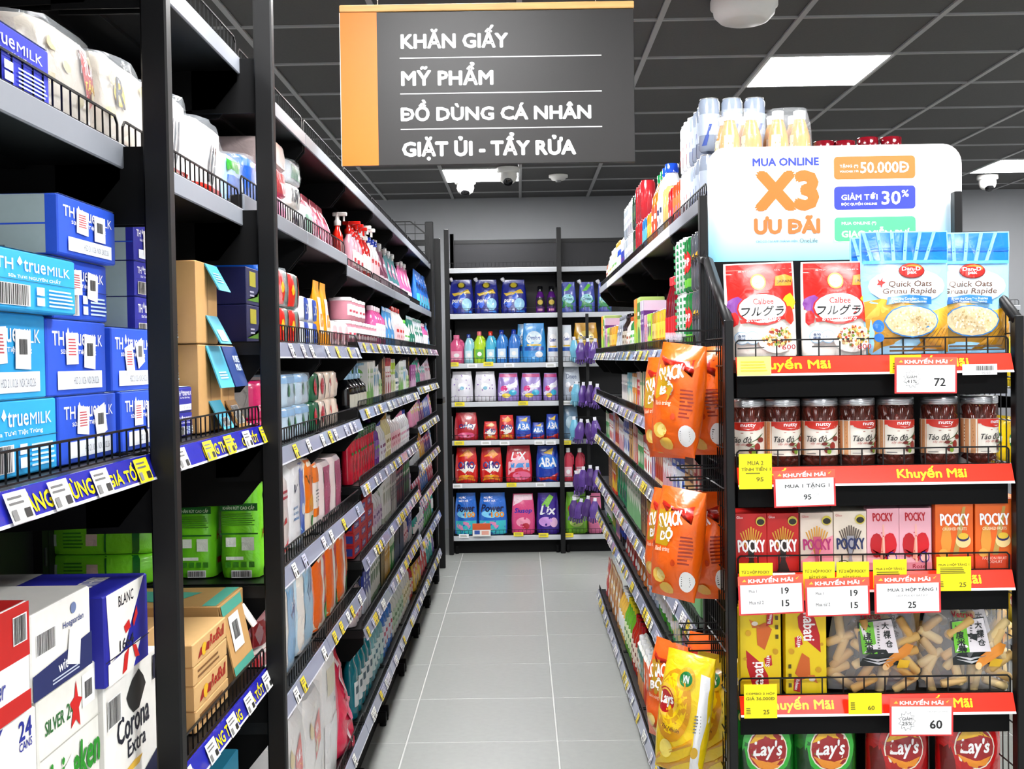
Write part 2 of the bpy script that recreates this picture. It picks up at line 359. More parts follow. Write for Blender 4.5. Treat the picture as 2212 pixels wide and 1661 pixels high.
# ---------------------------------------------------------------- racks
def fence_mesh(L, h=.042, key={}):
    k = (round(L, 3), h)
    if k in key: return key[k]
    g = G(); r = .0017; a, b = .012, L-.012
    g.tube([(a, 0, .0), (a, 0, h-.01), (a+.01, 0, h), (b-.01, 0, h), (b, 0, h-.01), (b, 0, 0)], .0022, BLK2); g.tube([(a, 0, .004), (b, 0, .004)], r, BLK2)
    n = int(round((b-a)/.03))
    for i in range(1, n): g.tube([(a+(b-a)*i/n, 0, .003), (a+(b-a)*i/n, 0, h)], r, BLK2, 3)
    key[k] = g.mesh('wire_fence'); return key[k]
RH = .038
def rail_mesh(L, style, key={}):
    k = (round(L, 3), style)
    if k in key: return key[k]
    g = G(); y0, y1 = -.016, -.003
    def mp(a, b, e): return (a*L, y0+(y1-y0)*b-e, b*RH)
    col = {'rail': 'a2a6b8', 'promo': '2a2fb0', 'red': 'e2361f'}[style]
    a, b = .004, L-.004
    g.add([(a, y0, 0), (b, y0, 0), (b, y1, RH), (a, y1, RH), (a, y0+.003, 0), (b, y0+.003, 0), (b, y1+.003, RH), (a, y1+.003, RH)], [(0, 1, 2, 3), (5, 4, 7, 6), (3, 2, 6, 7), (1, 5, 6, 2), (4, 0, 3, 7), (4, 5, 1, 0)], M(col, 'rail'))
    draw(g, mp, [('r', .006, .0, .994, .10, 'dfe1ea')], 'rail', False)
    if style == 'promo':
        draw(g, mp, [('t', 'GIÁ TỐT', .03, .22, .2, .86, 'f5e21c', .06), ('t', 'HÀNG THÙNG', .33, .22, .63, .86, 'f5e21c', .06), ('t', 'GIÁ TỐT', .7, .22, .88, .86, 'f5e21c', .06)], 'rail', False, L/RH, e0=.0006)
    key[k] = g.mesh('price_rail'); return key[k]
def tag_mesh(col, wd, h=.034, key={}):
    k = (col, wd)
    if k in key: return key[k]
    g = G(); n = (.0, -math.sin(.34), math.cos(.34)); mt = M(col, 'print')
    def mp(a, b, e): return ((a+.5)*wd, -.0195+.0125*b-e, .002+b*h)
    g.add([mp(-.5, 0, 0), mp(.5, 0, 0), mp(.5, 1, 0), mp(-.5, 1, 0)], [(0, 1, 2, 3)], mt)
    draw(g, mp, [('l', -.4, .55, .3, .9, 2, '777777'), ('r', .12, .12, .4, .42, '333333'), ('r', -.42, .1, -.2, .45, '8a8a8a')], 'print', False)
    key[k] = g.mesh('price_tag'); return key[k]
def shelf_mesh(L, d, lip, key={}):
    k = (round(L, 3), round(d, 3), lip)
    if k in key: return key[k]
    g = G(); g.box(.003, 0, .008, L-.003, d, RH-.003, BLK2)
    for q in (.3, .5, .7): g.box(.03, d*q, .0, L-.03, d*q+.03, .009, BLK2)
    if lip: g.box(.003, -.006, 0.0, L-.003, .0, RH, M('c4c7cc' if abs(L-.885) < .03 else '858991', 'paint'), .002)  # lip grey paints in the highlight that the glossy black edge would catch
    key[k] = g.mesh('shelf'); return key[k]
def rack(label, X, y0, L, rz, depth, levels, top, posts=(), front_post=False, bracket=True, seed=0, group=None, tags=5, foot=True, back=True, panel=True):
    rr = random.Random(seed)
    root = mk('shelving_rack', None, None, (X, y0, 0), (0, 0, rz)); tag(root, label, 'shelf rack', group)
    if panel:
        g = G(); g.box(.002, depth, .04, L-.002, depth+.012, top, M('101013', 'paint'))
        g.box(.002, depth-.004, top-.03, L-.002, depth+.016, top, BLK2); mk('back_panel', g.mesh('back_panel'), root)
    for px_ in posts:
        px_ = px_+.017 if px_ < L/2 else L-.017
        g = G()
        if front_post: g.box(px_-.014, -.045, 0, px_+.014, -.005, 3.0 if front_post == 2 else top, BLK2, .003)
        else: g.box(px_-.016, depth-.03, 0, px_+.016, depth+.01, top+.05, BLK2, .003)
        mk('post', g.mesh('post'), root)
        g = G(); g.box(px_-.016, depth-.02, 0, px_+.016, depth+.02, top, BLK2); 
        for q in range(int(top/.1)): g.box(px_-.004, depth-.022, .08+q*.1, px_+.004, depth-.02, .12+q*.1, M('35353a', 'paint'))
        mk('post', g.mesh('post'), root)
    g = G(); g.box(.004, .05, 0.0, L-.004, .07, .15, BLK); mk('kick_plate', g.mesh('kick_plate'), root)
    if foot:
        g = G(); g.box(-.012, .01, .012, .012, .06, .06, BLK, .003); g.lathe([(.014, 0), (.014, .014)], BLK, 8, 0, .025)
        fm = g.mesh('foot')
        for fx in (.04, L-.04): mk('foot', fm, root, (fx, 0, 0))
    for z, sb, st in levels:
        d = depth-sb
        mk('shelf', shelf_mesh(L, d, st == 'lip'), root, (0, sb, z))
        if st != 'bare': mk('wire_fence', fence_mesh(L, .03 if foot and seed > 21 and seed < 80 else .042), root, (0, sb+.004, z+RH))
        if bracket:
            for bx in (.012, L-.016):
                g = G(); g.add([(bx, sb-.0, z+RH), (bx, sb-.0, z-.015), (bx, sb+.05, z-.075), (bx, depth, z-.09), (bx, depth, z+RH)]+[(bx+.004, sb-.0, z+RH), (bx+.004, sb-.0, z-.015), (bx+.004, sb+.05, z-.075), (bx+.004, depth, z-.09), (bx+.004, depth, z+RH)], [(0, 1, 2, 3, 4), (9, 8, 7, 6, 5), (0, 5, 6, 1), (1, 6, 7, 2), (2, 7, 8, 3), (4, 3, 8, 9), (0, 4, 9, 5)], BLK)
                if front_post:
                    g.box(bx, -.03, z-.085, bx+.004, sb+.1, z+RH-.004, BLK); 
                mk('bracket', g.mesh('bracket'), root)
        if st in ('rail', 'promo', 'red'):
            rl = mk('price_rail', rail_mesh(L, st), root, (0, sb, z))
            x = rr.uniform(.02, .12)
            while x < L-.06 and tags:
                wd = .045 if st != 'promo' else .058
                mk('price_tag', tag_mesh(rr.choice(('f7f7f2', 'f7f7f2', 'e9e6ee', 'f3dc3c', 'f3dc3c', 'c9cbe0') if st == 'rail' else ('f7f7f2', 'f7f7f2', 'f7f7f2', 'f7e21c')), wd), rl, (x, 0, 0))
                x += wd+(rr.uniform(.03, .11) if st == 'promo' else rr.choice((.002, .004, .02, .09, .16)) if tags > 5 else rr.uniform(.04, .26))
    return root
XL, XR = -.575, .455
L12 = [(.2, 0, 'rail'), (.81, 0, 'promo'), (1.345, 0, 'promo'), (1.82, .035, 'lip'), (2.15, .035, 'lip')]
L3 = [(.2, 0, 'rail'), (.685, 0, 'rail'), (.99, 0, 'rail'), (1.28, 0, 'rail'), (1.53, 0, 'rail'), (1.855, .035, 'lip'), (2.135, .035, 'lip')]
L4 = [(.2, 0, 'rail'), (.53, 0, 'rail'), (.775, 0, 'rail'), (1.04, 0, 'rail'), (1.31, 0, 'rail'), (1.55, 0, 'rail'), (1.82, .035, 'lip'), (2.135, .035, 'lip')]
L5 = [(.2, 0, 'rail'), (.46, 0, 'rail'), (.7, 0, 'rail'), (.9, 0, 'rail'), (1.11, 0, 'rail'), (1.33, 0, 'rail'), (1.55, 0, 'rail'), (1.81, .035, 'lip'), (2.135, .035, 'lip')]
LB = [(1.02, L12, 'nearest black rack section on the left, holding milk and beer cases', (.75,), 1), (1.77, L12, 'black rack section on the left between the two tall front posts', (.75,), 1)]
for i, (y, lv, lb, ps, fp) in enumerate(LB): rack(lb, XL, y, .75, H90, .5, lv, 2.3, ps, 2, seed=i, group='left aisle racks', tags=6)
nm = ['third', 'fourth', 'fifth', 'sixth', 'seventh', 'eighth', 'farthest']
for i in range(7):
    rack('black gondola section on the left, %s from the camera' % nm[i] if i < 6 else 'farthest black gondola section on the left, ending at the tall dark posts', XL, 2.52+.75*i, .75, H90, .48, L3 if i < 2 else L4 if i < 5 else L5, 2.2, (0,) if i else (), seed=20+i, group='left aisle racks', tags=5 if i < 2 else 9)
# end frame of the left row
g = G(); g.box(-.64, 7.79, 0, -.585, 7.84, 2.46, BLK2, .003); g.box(-1.08, 7.785, 0, -.6, 7.8, 2.2, BLK)
for z in (.3, 1.0, 1.7, 2.3): g.box(-1.1, 7.8, z, -.6, 7.83, z+.04, BLK2)
tag(mk('end_post', g.mesh('end_post')), 'tall dark end frame closing the far end of the left racks', 'rack frame')
g = G(); g.box(-.62, 8.3, 0, -.575, 8.35, 2.4, BLK2, .003); g.box(-.62, 8.3, 1.2, -.575, 8.6, 1.24, BLK2)
tag(mk('end_post', g.mesh('end_post')), 'narrow dark upright standing between left racks and back rack', 'rack frame')
# small wire basket panel on top of the left row
g = G()
for k in range(6): g.tube([(-.95+.065*k, 7.6, 2.18), (-.95+.065*k, 7.6, 2.44-(.08 if k == 5 else 0))], .003, BLK2)
for k in range(5): g.tube([(-.95, 7.6, 2.18+.06*k), (-.62, 7.6, 2.18+.06*k)], .003, BLK2)
g.tube([(-.95, 7.6, 2.44), (-.72, 7.6, 2.44), (-.6, 7.6, 2.34), (-.6, 7.6, 2.16)], .006, BLK2)
tag(mk('wire_basket', g.mesh('wire_basket')), 'small black wire basket on top of the far left rack', 'wire basket')
RB = [3.01, 3.7, 4.6, 5.5, 6.4, 7.0]
LR = [(.06, 0, 'rail'), (.55, 0, 'rail'), (.76, 0, 'rail'), (1.02, 0, 'rail'), (1.26, 0, 'rail'), (1.505, 0, 'rail'), (1.905, .035, 'lip')]
for i in range(5):
    a, b = RB[i], RB[i+1]
    rack('black gondola section on the right, %s' % ['just behind the promotional end rack', 'second from the camera', 'third from the camera', 'fourth from the camera', 'farthest down the aisle'][i], XR, b, b-a, -H90, .34, LR, 1.96, (0,), seed=50+i, group='right aisle racks', tags=9)
# back racks along the far wall
BZ = [(.104, 0, 'lip'), (.515, 0, 'lip'), (.85, 0, 'lip'), (1.15, 0, 'lip'), (1.45, 0, 'lip'), (1.835, 0, 'lip'), (2.19, 0, 'lip')]
for i, (x, L, lb) in enumerate([(-.565, .87, 'black rack at the end of the aisle, full of detergent'), (.305, .87, 'black rack at the back wall, partly behind the right racks'), (1.175, .9, 'black back wall rack hidden behind the right racks'), (2.075, .9, 'black back wall rack beyond the promotion board'), (2.975, .9, 'black back wall rack at the right edge')]):
    rack(lb, x, 8.9, L, 0, .42, BZ if i < 2 else [BZ[0], BZ[3], BZ[5]], 2.49, (0,) if i else (0, .001), 0, seed=80+i, group='back wall racks', tags=0)
    g = G(); g.box(x-.018, 8.86, 0, x+.018, 8.9, 2.53, BLK2, .003); o = mk('post', g.mesh('post')); o.parent = [q for q in bpy.data.objects if q.get('label') == lb][0]; o.location = (-x, -8.9, 0)

# ================================================================ PROMOTIONAL END RACK (front plane Y=2.6)
EY = 2.6; EX0, EX1 = .487, 1.11
EZ = [1.473, 1.222, .980, .698, .405]
def end_rack():
    root = mk('end_rack', None, None, ((EX0+EX1)/2, EY, 0)); tag(root, 'black end-of-aisle rack with mesh sides and red price rails', 'shelf rack')
    W2 = (EX1-EX0)/2
    for s in (-1, 1):
        g = G(); g.box(s*(W2+.006), -.01, 0, s*(W2+.026), .02, 1.60, BLK2, .002); mk('post', g.mesh('post'), root)
        g = G(); g.box(s*(W2+.004), .34, 0, s*(W2+.024), .37, 1.93, BLK2, .002); mk('post', g.mesh('post'), root)
        g = G(); g.tube([(s*(W2+.015), 0, 1.59), (s*(W2+.015), .27, 1.755), (s*(W2+.015), .36, 1.77)], .013, BLK2, 6); mk('top_bar', g.mesh('top_bar'), root)
        g = G(); X = s*(W2+.014)
        for k in range(11):
            y = .03+k*.031; g.tube([(X, y, .05), (X, y, 1.585+(y)*.6)], .0018, BLK2, 3)
        for k in range(16): g.tube([(X, .01, .06+k*.1), (X, .35, .06+k*.1)], .0022, BLK2, 3)
        mk('mesh_side', g.mesh('mesh_side'), root)
    g = G(); g.box(-W2, .345, .05, W2, .355, 1.76, BLK); mk('back_panel', g.mesh('back_panel'), root)
    g = G(); g.box(-W2, .0, 0, W2, .34, .12, BLK); mk('base', g.mesh('base'), root)
    for i, z in enumerate(EZ):
        g = G(); g.box(-W2+.001, .004, z+.006, W2-.001, .344, z+RH-.003, BLK2); g.box(-W2+.004, .012, z-.05, W2-.004, .016, z+.01, BLK); mk('shelf', g.mesh('shelf'), root)
        mk('wire_fence', fence_end, root, (-W2, .012, z+RH))
        if i == 4: continue
        g = G(); L = 2*W2; y0, y1 = -.016, .002; H_ = .042
        def mp(a, b, e): return ((a-.5)*L, y0+(y1-y0)*b-e, b*H_)
        g.add([mp(0, 0, 0), mp(1, 0, 0), mp(1, 1, 0), mp(0, 1, 0), mp(0, 0, -.004), mp(1, 0, -.004), mp(1, 1, -.004), mp(0, 1, -.004)], [(0, 1, 2, 3), (5, 4, 7, 6), (3, 2, 6, 7), (1, 5, 6, 2), (4, 0, 3, 7), (4, 5, 1, 0)], M('e43a22', 'rail'))
        K = 'Khuyến Mãi'; ye = 'f6dc2a'
        cm = [('r', 0, -.02, 1, .1, 'eceef2')]
        for (a, b) in {0: ((.05, .34), (.57, .84)), 1: ((.04, .30), (.58, .83)), 2: ((.1, .36), (.62, .88)), 3: ((.085, .34), (.6, .845))}[i]: cm.append(('t', K, a, .2, b, .93, ye, .05))
        draw(g, mp, cm, 'rail', False, L/H_)
        mk('price_rail', g.mesh('price_rail'), root, (0, 0, z), label='red price rail')
g = G(); Lw = EX1-EX0
g.tube([(.002, 0, 0), (.002, 0, .036), (.008, 0, .042), (Lw-.008, 0, .042), (Lw-.002, 0, .036), (Lw-.002, 0, 0)], .0024, BLK2); g.tube([(0, 0, .004), (Lw, 0, .004)], .002, BLK2)
for i in range(1, 13): g.tube([(Lw*i/13, 0, .002), (Lw*i/13, 0, .042)], .0019, BLK2)
fence_end = g.mesh('wire_fence')
end_rack()

# promotion board
def promo_board():
    a = atY(1527, 320, 2.99); b = atY(2077, 562, 2.99); W_ = b.x-a.x; z0 = b.z; H_ = a.z-b.z
    g = G(); n = 6; rr = .05; pts = [(0, 0), (W_, 0), (W_, .0), (W_, H_-rr)]+[(W_-rr+rr*math.cos(t*H90/n), H_-rr+rr*math.sin(t*H90/n)) for t in range(1, n)]+[(W_-rr, H_), (rr, H_)]+[(rr-rr*math.sin(t*H90/n), H_-rr+rr*math.cos(t*H90/n)) for t in range(1, n)]+[(0, H_-rr)]
    pts = pts[:2]+pts[3:]; N = len(pts)
    mt = M('fbfcfd', 'gloss')
    mtg = bpy.data.materials.new('promotion_board_print'); mtg.use_nodes = True; nt = mtg.node_tree; bs = nt.nodes['Principled BSDF']; bs.inputs['Roughness'].default_value = .4
    tc = nt.nodes.new('ShaderNodeTexCoord'); sp = nt.nodes.new('ShaderNodeSeparateXYZ'); cr = nt.nodes.new('ShaderNodeValToRGB'); nt.links.new(tc.outputs['Generated'], sp.inputs[0]); nt.links.new(sp.outputs[2], cr.inputs[0]); nt.links.new(cr.outputs[0], bs.inputs['Base Color'])
    cr.color_ramp.elements[0].color = lin('7fcdf0')+[1]; cr.color_ramp.elements[1].color = lin('ffffff')+[1]; cr.color_ramp.elements[1].position = .62
    e = cr.color_ramp.elements.new(.25); e.color = lin('b4e3f6')+[1]
    g.add([(x, 0, z) for x, z in pts]+[(x, .006, z) for x, z in pts], [tuple(range(N)), tuple(range(2*N-1, N-1, -1))]+[(i, N+i, N+(i+1) % N, (i+1) % N) for i in range(N)], mtg)
    o = mk('promotion_board', g.mesh('promotion_board'), None, (a.x, 2.985, z0)); tag(o, 'white and blue promotion board offering X3 deals above the end rack', 'sign')
    x_ = lambda p: (p-1524)/553.; y_ = lambda p: (566-p)/250.
    def B(x0, y0, x1, y1): return x_(x0), y_(y1), x_(x1), y_(y0)
    def mp(a, b, e): return (a*W_, -e, b*H_)
    asp = W_/H_
    def rrect(x0, y0, x1, y1, r, col):
        X0, Y0, X1, Y1 = B(x0, y0, x1, y1); ra = r/553.; rb = r/250.; P = []
        for cx, cy, s in ((X1-ra, Y1-rb, 0), (X0+ra, Y1-rb, 1), (X0+ra, Y0+rb, 2), (X1-ra, Y0+rb, 3)):
            for t in range(4): P.append((cx+ra*math.cos((s+t/3)*H90), cy+rb*math.sin((s+t/3)*H90)))
        return ('p', P, col)
    q = G()
    cm = [('t', 'MUA ONLINE', *B(1623, 341, 1766, 357), '3c4fb4', 1.11),
          ('t', 'X3', *B(1632, 374, 1760, 448), 'ec7a2a', 1.17), ('t', 'ƯU ĐÃI', *B(1626, 466, 1766, 502), 'ee7b3c', 1.12),
          ('t', 'CHỈ CÓ TẠI APP THÀNH VIÊN', *B(1628, 515, 1718, 523), '6a86c8'), ('t', 'OneLife', *B(1723, 514, 1762, 523), '666666')]
    draw(q, mp, cm, 'print', False, asp); mk('slogan', q.mesh('slogan'), o)
    for nm_, bx, col, tx in (('voucher_badge', (1799, 340, 1976, 389), 'ee7f38', [('TẶNG (*)', 1812, 356, 1852, 365), ('VOUCHER TỚI', 1812, 369, 1852, 374), ('50.000Đ', 1857, 353, 1962, 376)]),
                              ('discount_badge', (1799, 404, 1976, 454), '3a4aae', [('GIẢM TỚI', 1815, 418, 1893, 433), ('ĐỘC QUYỀN ONLINE', 1815, 437, 1892, 446), ('30', 1903, 416, 1943, 444), ('%', 1946, 414, 1961, 428)]),
                              ('delivery_badge', (1799, 470, 1976, 522), '5fdc90', [('MUA ONLINE (*)', 1815, 480, 1890, 488), ('GIAO MIỄN PHÍ', 1815, 492, 1962, 513)])):
        q = G(); cm = [rrect(bx[0]-2, bx[1]-2, bx[2]+2, bx[3]+2, 9, 'ffffff'), rrect(*bx, 8, col)]+[('t', t[0], *B(*t[1:]), 'ffffff', 1.05 if t[4]-t[2] > 12 else .04) for t in tx]
        draw(q, mp, cm, 'print', False, asp, e0=.0005); mk(nm_, q.mesh(nm_), o)
    q = G(); q.box(-.004, .007, -.02, .012, .02, H_*.52, BLK2); q.box(W_-.012, .007, -.02, W_+.004, .02, H_*.62, BLK2); q.box(-.004, .0, -.03, W_+.004, .02, -.002, BLK2); mk('bracket_frame', q.mesh('bracket_frame'), o)
promo_board()

# ---------------------------------------------------------------- packs on the end rack
def onE(p, pxc, shelf, label, cat, Y=2.63, group=None, rz=0, tx=0, ty=0, dz=0):
    z = EZ[shelf]+RH; x = atY(pxc, 900, Y).x
    for _ in range(3):
        d = Vector((x, Y, z))-Vector((0, 0, CH)); k = 1106+F*d.dot(rt)/d.dot(fw); x += (pxc-k)*Y/F
    return put(p, (x, Y+p.d/2, z+dz), rz, label, cat, group, tx=tx, ty=ty)
blob = lambda cx, cy, rx, ry, n=12, j=.15, s=1: [(cx+rx*(1+random.Random(s*50+i).uniform(-j, j))*math.cos(6.2832*i/n), cy+ry*(1+random.Random(s*90+i).uniform(-j, j))*math.sin(6.2832*i/n)) for i in range(n)]
def scat(n, cx, cy, rx, ry, cols, sz, s=1):
    r = random.Random(s); out = []
    for i in range(n):
        a = r.uniform(0, 6.28); q = math.sqrt(r.random()); out.append(('p', [(cx+rx*q*math.cos(a)+sz*r.uniform(.6, 1.3)*math.cos(t), cy+ry*q*math.sin(a)+sz*.8*r.uniform(.6, 1.3)*math.sin(t)) for t in (0, 1.2, 2.4, 3.6, 4.9)], r.choice(cols)))
    return out
GRC = ['d9a24a', 'e8c27a', 'c9772f', 'f0dcae', 'b5362b', 'd8b070', 'e9d3a0', '8a3a22', '7d9a3a', 'f2e4c4', 'ffffff']
def gran(seed):
    return P_pouch('granola_pouch', .170, .06, .222, 'f4efe8', [
        ('r', -.47, .62, .47, .985, 'dd2418'), ('p', [(-.47, .63), (-.2, .72), (.2, .73), (.47, .63), (.47, .5), (.3, .6), (-.3, .6), (-.47, .5)], 'dd2418'),
        ('r', -.47, .885, .47, .893, 'f6c9c0'), ('r', -.47, .925, .47, .93, 'f0a090'),
        ('t', '保存に便利なチャック付き', -.3, .905, .3, .921, 'ffffff'),
        ('e', -.03, .80, .11, .085, 'd9bd6a'), ('e', -.03, .80, .09, .068, 'f7f1e0'), ('t', 'Made in', -.08, .805, .02, .822, '8a6a3a'), ('t', 'Japan', -.085, .775, .025, .8, '8a6a3a'),
        ('p', [(.2, .75), (.44, .75), (.47, .84), (.36, .87), (.22, .85)], 'c99a3c'), ('t', 'JAPAN', .24, .775, .44, .81, '5a2a10', .04),
        ('p', blob(-.36, .56, .11, .1, 10, .2, 2), '8d4fa0'), ('p', blob(.38, .57, .1, .09, 10, .2, 3), 'f1c02c'), ('p', blob(.37, .44, .09, .09, 10, .2, 4), 'e4402a'), ('p', blob(-.4, .42, .07, .08, 10, .2, 5), 'd22b2b'),
        ('e', 0, .515, .36, .17, 'd8281c'), ('e', 0, .52, .335, .15, 'ffffff'),
        ('t', 'Calbee', -.13, .565, .16, .625, 'c8281c', .05), ('t', 'フルグラ', -.3, .44, .3, .545, '1c1412', .05, .2),
        ('p', [(-.32, .37), (.3, .40), (.31, .435), (-.33, .41)], 'd8281c'), ('t', 'おいしさザクザク', -.24, .383, .24, .42, 'ffffff', .05),
        ('e', -.32, .22, .1, .07, '9cc4e4'), ('e', -.17, .22, .1, .07, '9cc4e4'), ('e', -.32, .22, .09, .062, 'e8f2fa'), ('e', -.17, .22, .09, .062, 'e8f2fa'), ('t', '食物', -.37, .225, -.27, .255, '2b4a7a', .03), ('t', '繊維', -.37, .19, -.27, .22, '2b4a7a', .03), ('t', 'ビタミン', -.24, .205, -.11, .23, '3b6a9a'),
        ('e', .17, .2, .27, .15, 'f8f6f2')]+scat(110, .17, .22, .22, .1, GRC, .022, seed)+[
        ('t', '600', .2, .085, .4, .135, 'b02a3a', .03), ('l', -.42, .1, 0, .13, 1, '444444')], seed=seed, crink=.003)
onE(gran(1), 1652, 0, 'red and white granola pouch at the left end, its top corner tilted', 'pouch', ty=-.03, rz=.05)
onE(gran(2), 1816, 0, 'red and white granola pouch standing beside the blue oats pouches', 'pouch', rz=-.03)
def oats(seed):
    return P_pouch('oats_pouch', .205, .07, .288, 'a4d4f2', [
        ('r', -.485, .75, .485, .99, '1f80da')]+[('p', [(-.48+.16*k, .99), (-.44+.16*k, .99), (-.36+.12*k, .76), (-.4+.12*k, .76)], '8accf4') for k in range(6)]+[
        ('r', -.485, .84, .485, .85, '2a6fb8'), ('r', -.485, .865, .485, .868, '2a6fb8'),
        ('r', -.485, .74, .485, .765, '6ab8ec'), ('e', 0, .56, .44, .14, 'e2f1fa'), ('p', [(-.485, .0), (.485, .0), (.485, .4), (.3, .36), (0, .42), (-.3, .46), (-.485, .44)], 'd3a12c'),
        ('p', [(-.485, .3), (-.3, .46), (-.15, .42), (-.3, .3)], 'dfb84e'), ('p', [(.0, .05), (.485, .03), (.485, .26), (.2, .14)], 'b98a22')]+
        [('p', [(.08+.07*k, .08), (.09+.07*k, .08), (.3+.045*k, .22), (.29+.045*k, .22)], '8f6a1c') for k in range(5)]+[
        ('e', .05, .68, .15, .062, '7a1a10'), ('e', .05, .683, .142, .055, 'd4251c'), ('e', .07, .70, .1, .03, 'f28c2a'), ('e', .04, .68, .12, .036, 'd4251c'), ('t', 'Dan-D', -.06, .682, .15, .712, 'ffffff', .06), ('t', 'pak', -.0, .648, .1, .682, 'ffffff', .06),
        ('p', [(-.34, .62), (-.31, .60), (-.28, .63), (-.285, .6), (-.25, .59), (-.29, .57), (-.30, .545), (-.31, .57), (-.35, .57), (-.33, .59)], 'c22a22'),
        ('t', 'Quick Oats', -.22, .545, .27, .6, '6b4a33', .04, .12), ('t', 'Gruau Rapide', -.29, .485, .32, .54, '6b4a33', .04, .12),
        ('p', [(-.26, .41), (0, .44), (.26, .41), (.26, .47), (0, .49), (-.24, .47)], '2b7cc4'), ('t', 'From the Canadian Prairies', -.2, .448, .21, .468, 'e8f2fa'), ('t', 'Des Prairies Canadiennes', -.19, .425, .2, .444, 'e8f2fa'),
        ('p', blob(.02, .28, .31, .13, 16, .04, 7), '3e86c0'), ('p', blob(.02, .28, .295, .12, 16, .04, 7), 'd8c8a4')]+scat(150, .02, .28, .25, .1, ['e6dac0', 'cdb98e', 'f0e8d4', 'bfa878', 'ded0b0'], .012, seed)+[
        ('e', -.4, .24, .06, .05, '2a78c0'), ('e', -.4, .15, .05, .035, '2a78c0'), ('l', -.3, .03, .4, .09, 2, '5a4212')], seed=seed+4, crink=.003, topw=1.0)
onE(oats(3), 2098, 0, 'blue and gold oats pouch at the right end of the top shelf', 'pouch', Y=2.66, rz=-.06)
onE(oats(1), 1965, 0, 'blue and gold oats pouch in front, with an unbroken label', 'pouch', Y=2.615, rz=.02)
onE(oats(5), 1938, 0, 'blue oats pouch half hidden behind the front oats pouch', 'pouch', Y=2.74, rz=.03)

# jars of dried jujubes
def jar(off, seed):
    r, h = .0415, .158; g = G()
    g.lathe([(r*.93, 0), (r, .006), (r, h*.86), (r*.94, h*.9)], M('8a4a3c', 'glass'), 18)
    q = G(); q.lathe([(r*.98, h*.885), (r*1.0, h*.89), (r*1.0, h*.985), (r*.93, h)], M('c4c6c9', 'metal'), 20)
    for k in range(3): q.lathe([(r*1.0, h*(.905+.025*k)), (r*1.015, h*(.912+.025*k)), (r*1.0, h*(.919+.025*k))], M('b4b6b9', 'metal'), 20)
    fr = G(); rr = random.Random(seed)
    for k in range(7):
        for i in range(9):
            a = 6.2832*(i+.5*(k % 2))/9; cx, cy, cz = .031*math.cos(a), .031*math.sin(a), .012+k*.0195; s = rr.uniform(.8, 1.15)
            fr.lathe([(.002, -.009*s), (.0085*s, -.004), (.009*s, .003), (.002, .0095*s)], M(rr.choice(('4a100c', '5c1812', '3c0c0a', '6e2218')), 'gloss'), 6, 0, 0); nvt = 24
            for t in range(len(fr.v)-nvt, len(fr.v)): x, y, z = fr.v[t]; fr.v[t] = (x+cx, y+cy, z*1.1+cz)
    lb = G(); r2 = r+.0006
    def mp(a, b, e): t = a*3.1+off; return ((r2+e)*math.sin(t), -(r2+e)*math.cos(t), h*.17+b*h*.5)
    cm = [('r', -.72, 0, .72, 1, 'eae6dc'), ('r', -.72, 0, -.34, .99, 'd9a77a'), ('r', .36, 0, .72, .99, 'd9a77a'), ('l', -.6, .3, -.4, .85, 6, 'a8774e'),
          ('r', -.34, .86, .36, .995, 'cf3a26'), ('e', .01, .86, .3, .12, 'cf3a26'), ('t', 'nutty', -.12, .83, .14, .95, 'ffffff', .05), ('p', [(-.08, .81), (.01, .78), (.11, .81), (.01, .795)], 'ffffff'),
          ('l', -.12, .66, .12, .7, 1, 'b0503c'), ('t', 'Táo đỏ', -.29, .4, .06, .58, '2a2320', .03, .3), ('t', 'sấy dẻo', -.22, .3, -.03, .4, 'c0503c', 0, .3),
          ('p', [(.0, .36), (.2, .5), (.3, .66), (.28, .66), (.16, .5), (0, .38)], '55703a'), ('p', [(.02, .26), (.14, .36), (.2, .3), (.1, .28)], '7f9a52'), ('p', [(-.05, .3), (.02, .4), (.12, .36)], '6f8a48'),
          ('e', .24, .48, .065, .075, '8a2a18'), ('e', .17, .27, .055, .12, '9a3420'), ('e', .06, .16, .05, .09, '7a2414'), ('e', .02, .34, .05, .05, '7a2414'), ('e', .1, .12, .04, .08, '8aa83a'), ('l', -.3, .03, -.1, .08, 1, '888888')]
    draw(lb, mp, cm, 'print', True, 2*r*1.55/(h*.5), e0=.0002, de=.0001)
    return Pr('jujube_jar', g.mesh('jujube_jar'), [('dried_fruit', fr.mesh('dried_fruit')), ('lid', q.mesh('lid')), ('label', lb.mesh('label'))], 2*r, 2*r, h)
for i, (x, of) in enumerate(zip((1622, 1699, 1781, 1862, 1947, 2043, 2131), (-.15, .25, -.05, .45, .18, .02, .62))):
    o = onE(jar(of, i), x, 1, 'glass jar of dried jujubes with silver lid, %s from the left of seven' % ('leftmost', 'second', 'third', 'middle', 'fifth', 'sixth', 'rightmost, seventh')[i] if i else 'glass jar of dried jujubes with silver lid, leftmost, partly behind yellow tag', 'jar', group='jujube jars on the second shelf', Y=2.622)
    for ch in o.children:
        if ch.name.startswith('dried_fruit'): ch['kind'] = 'stuff'

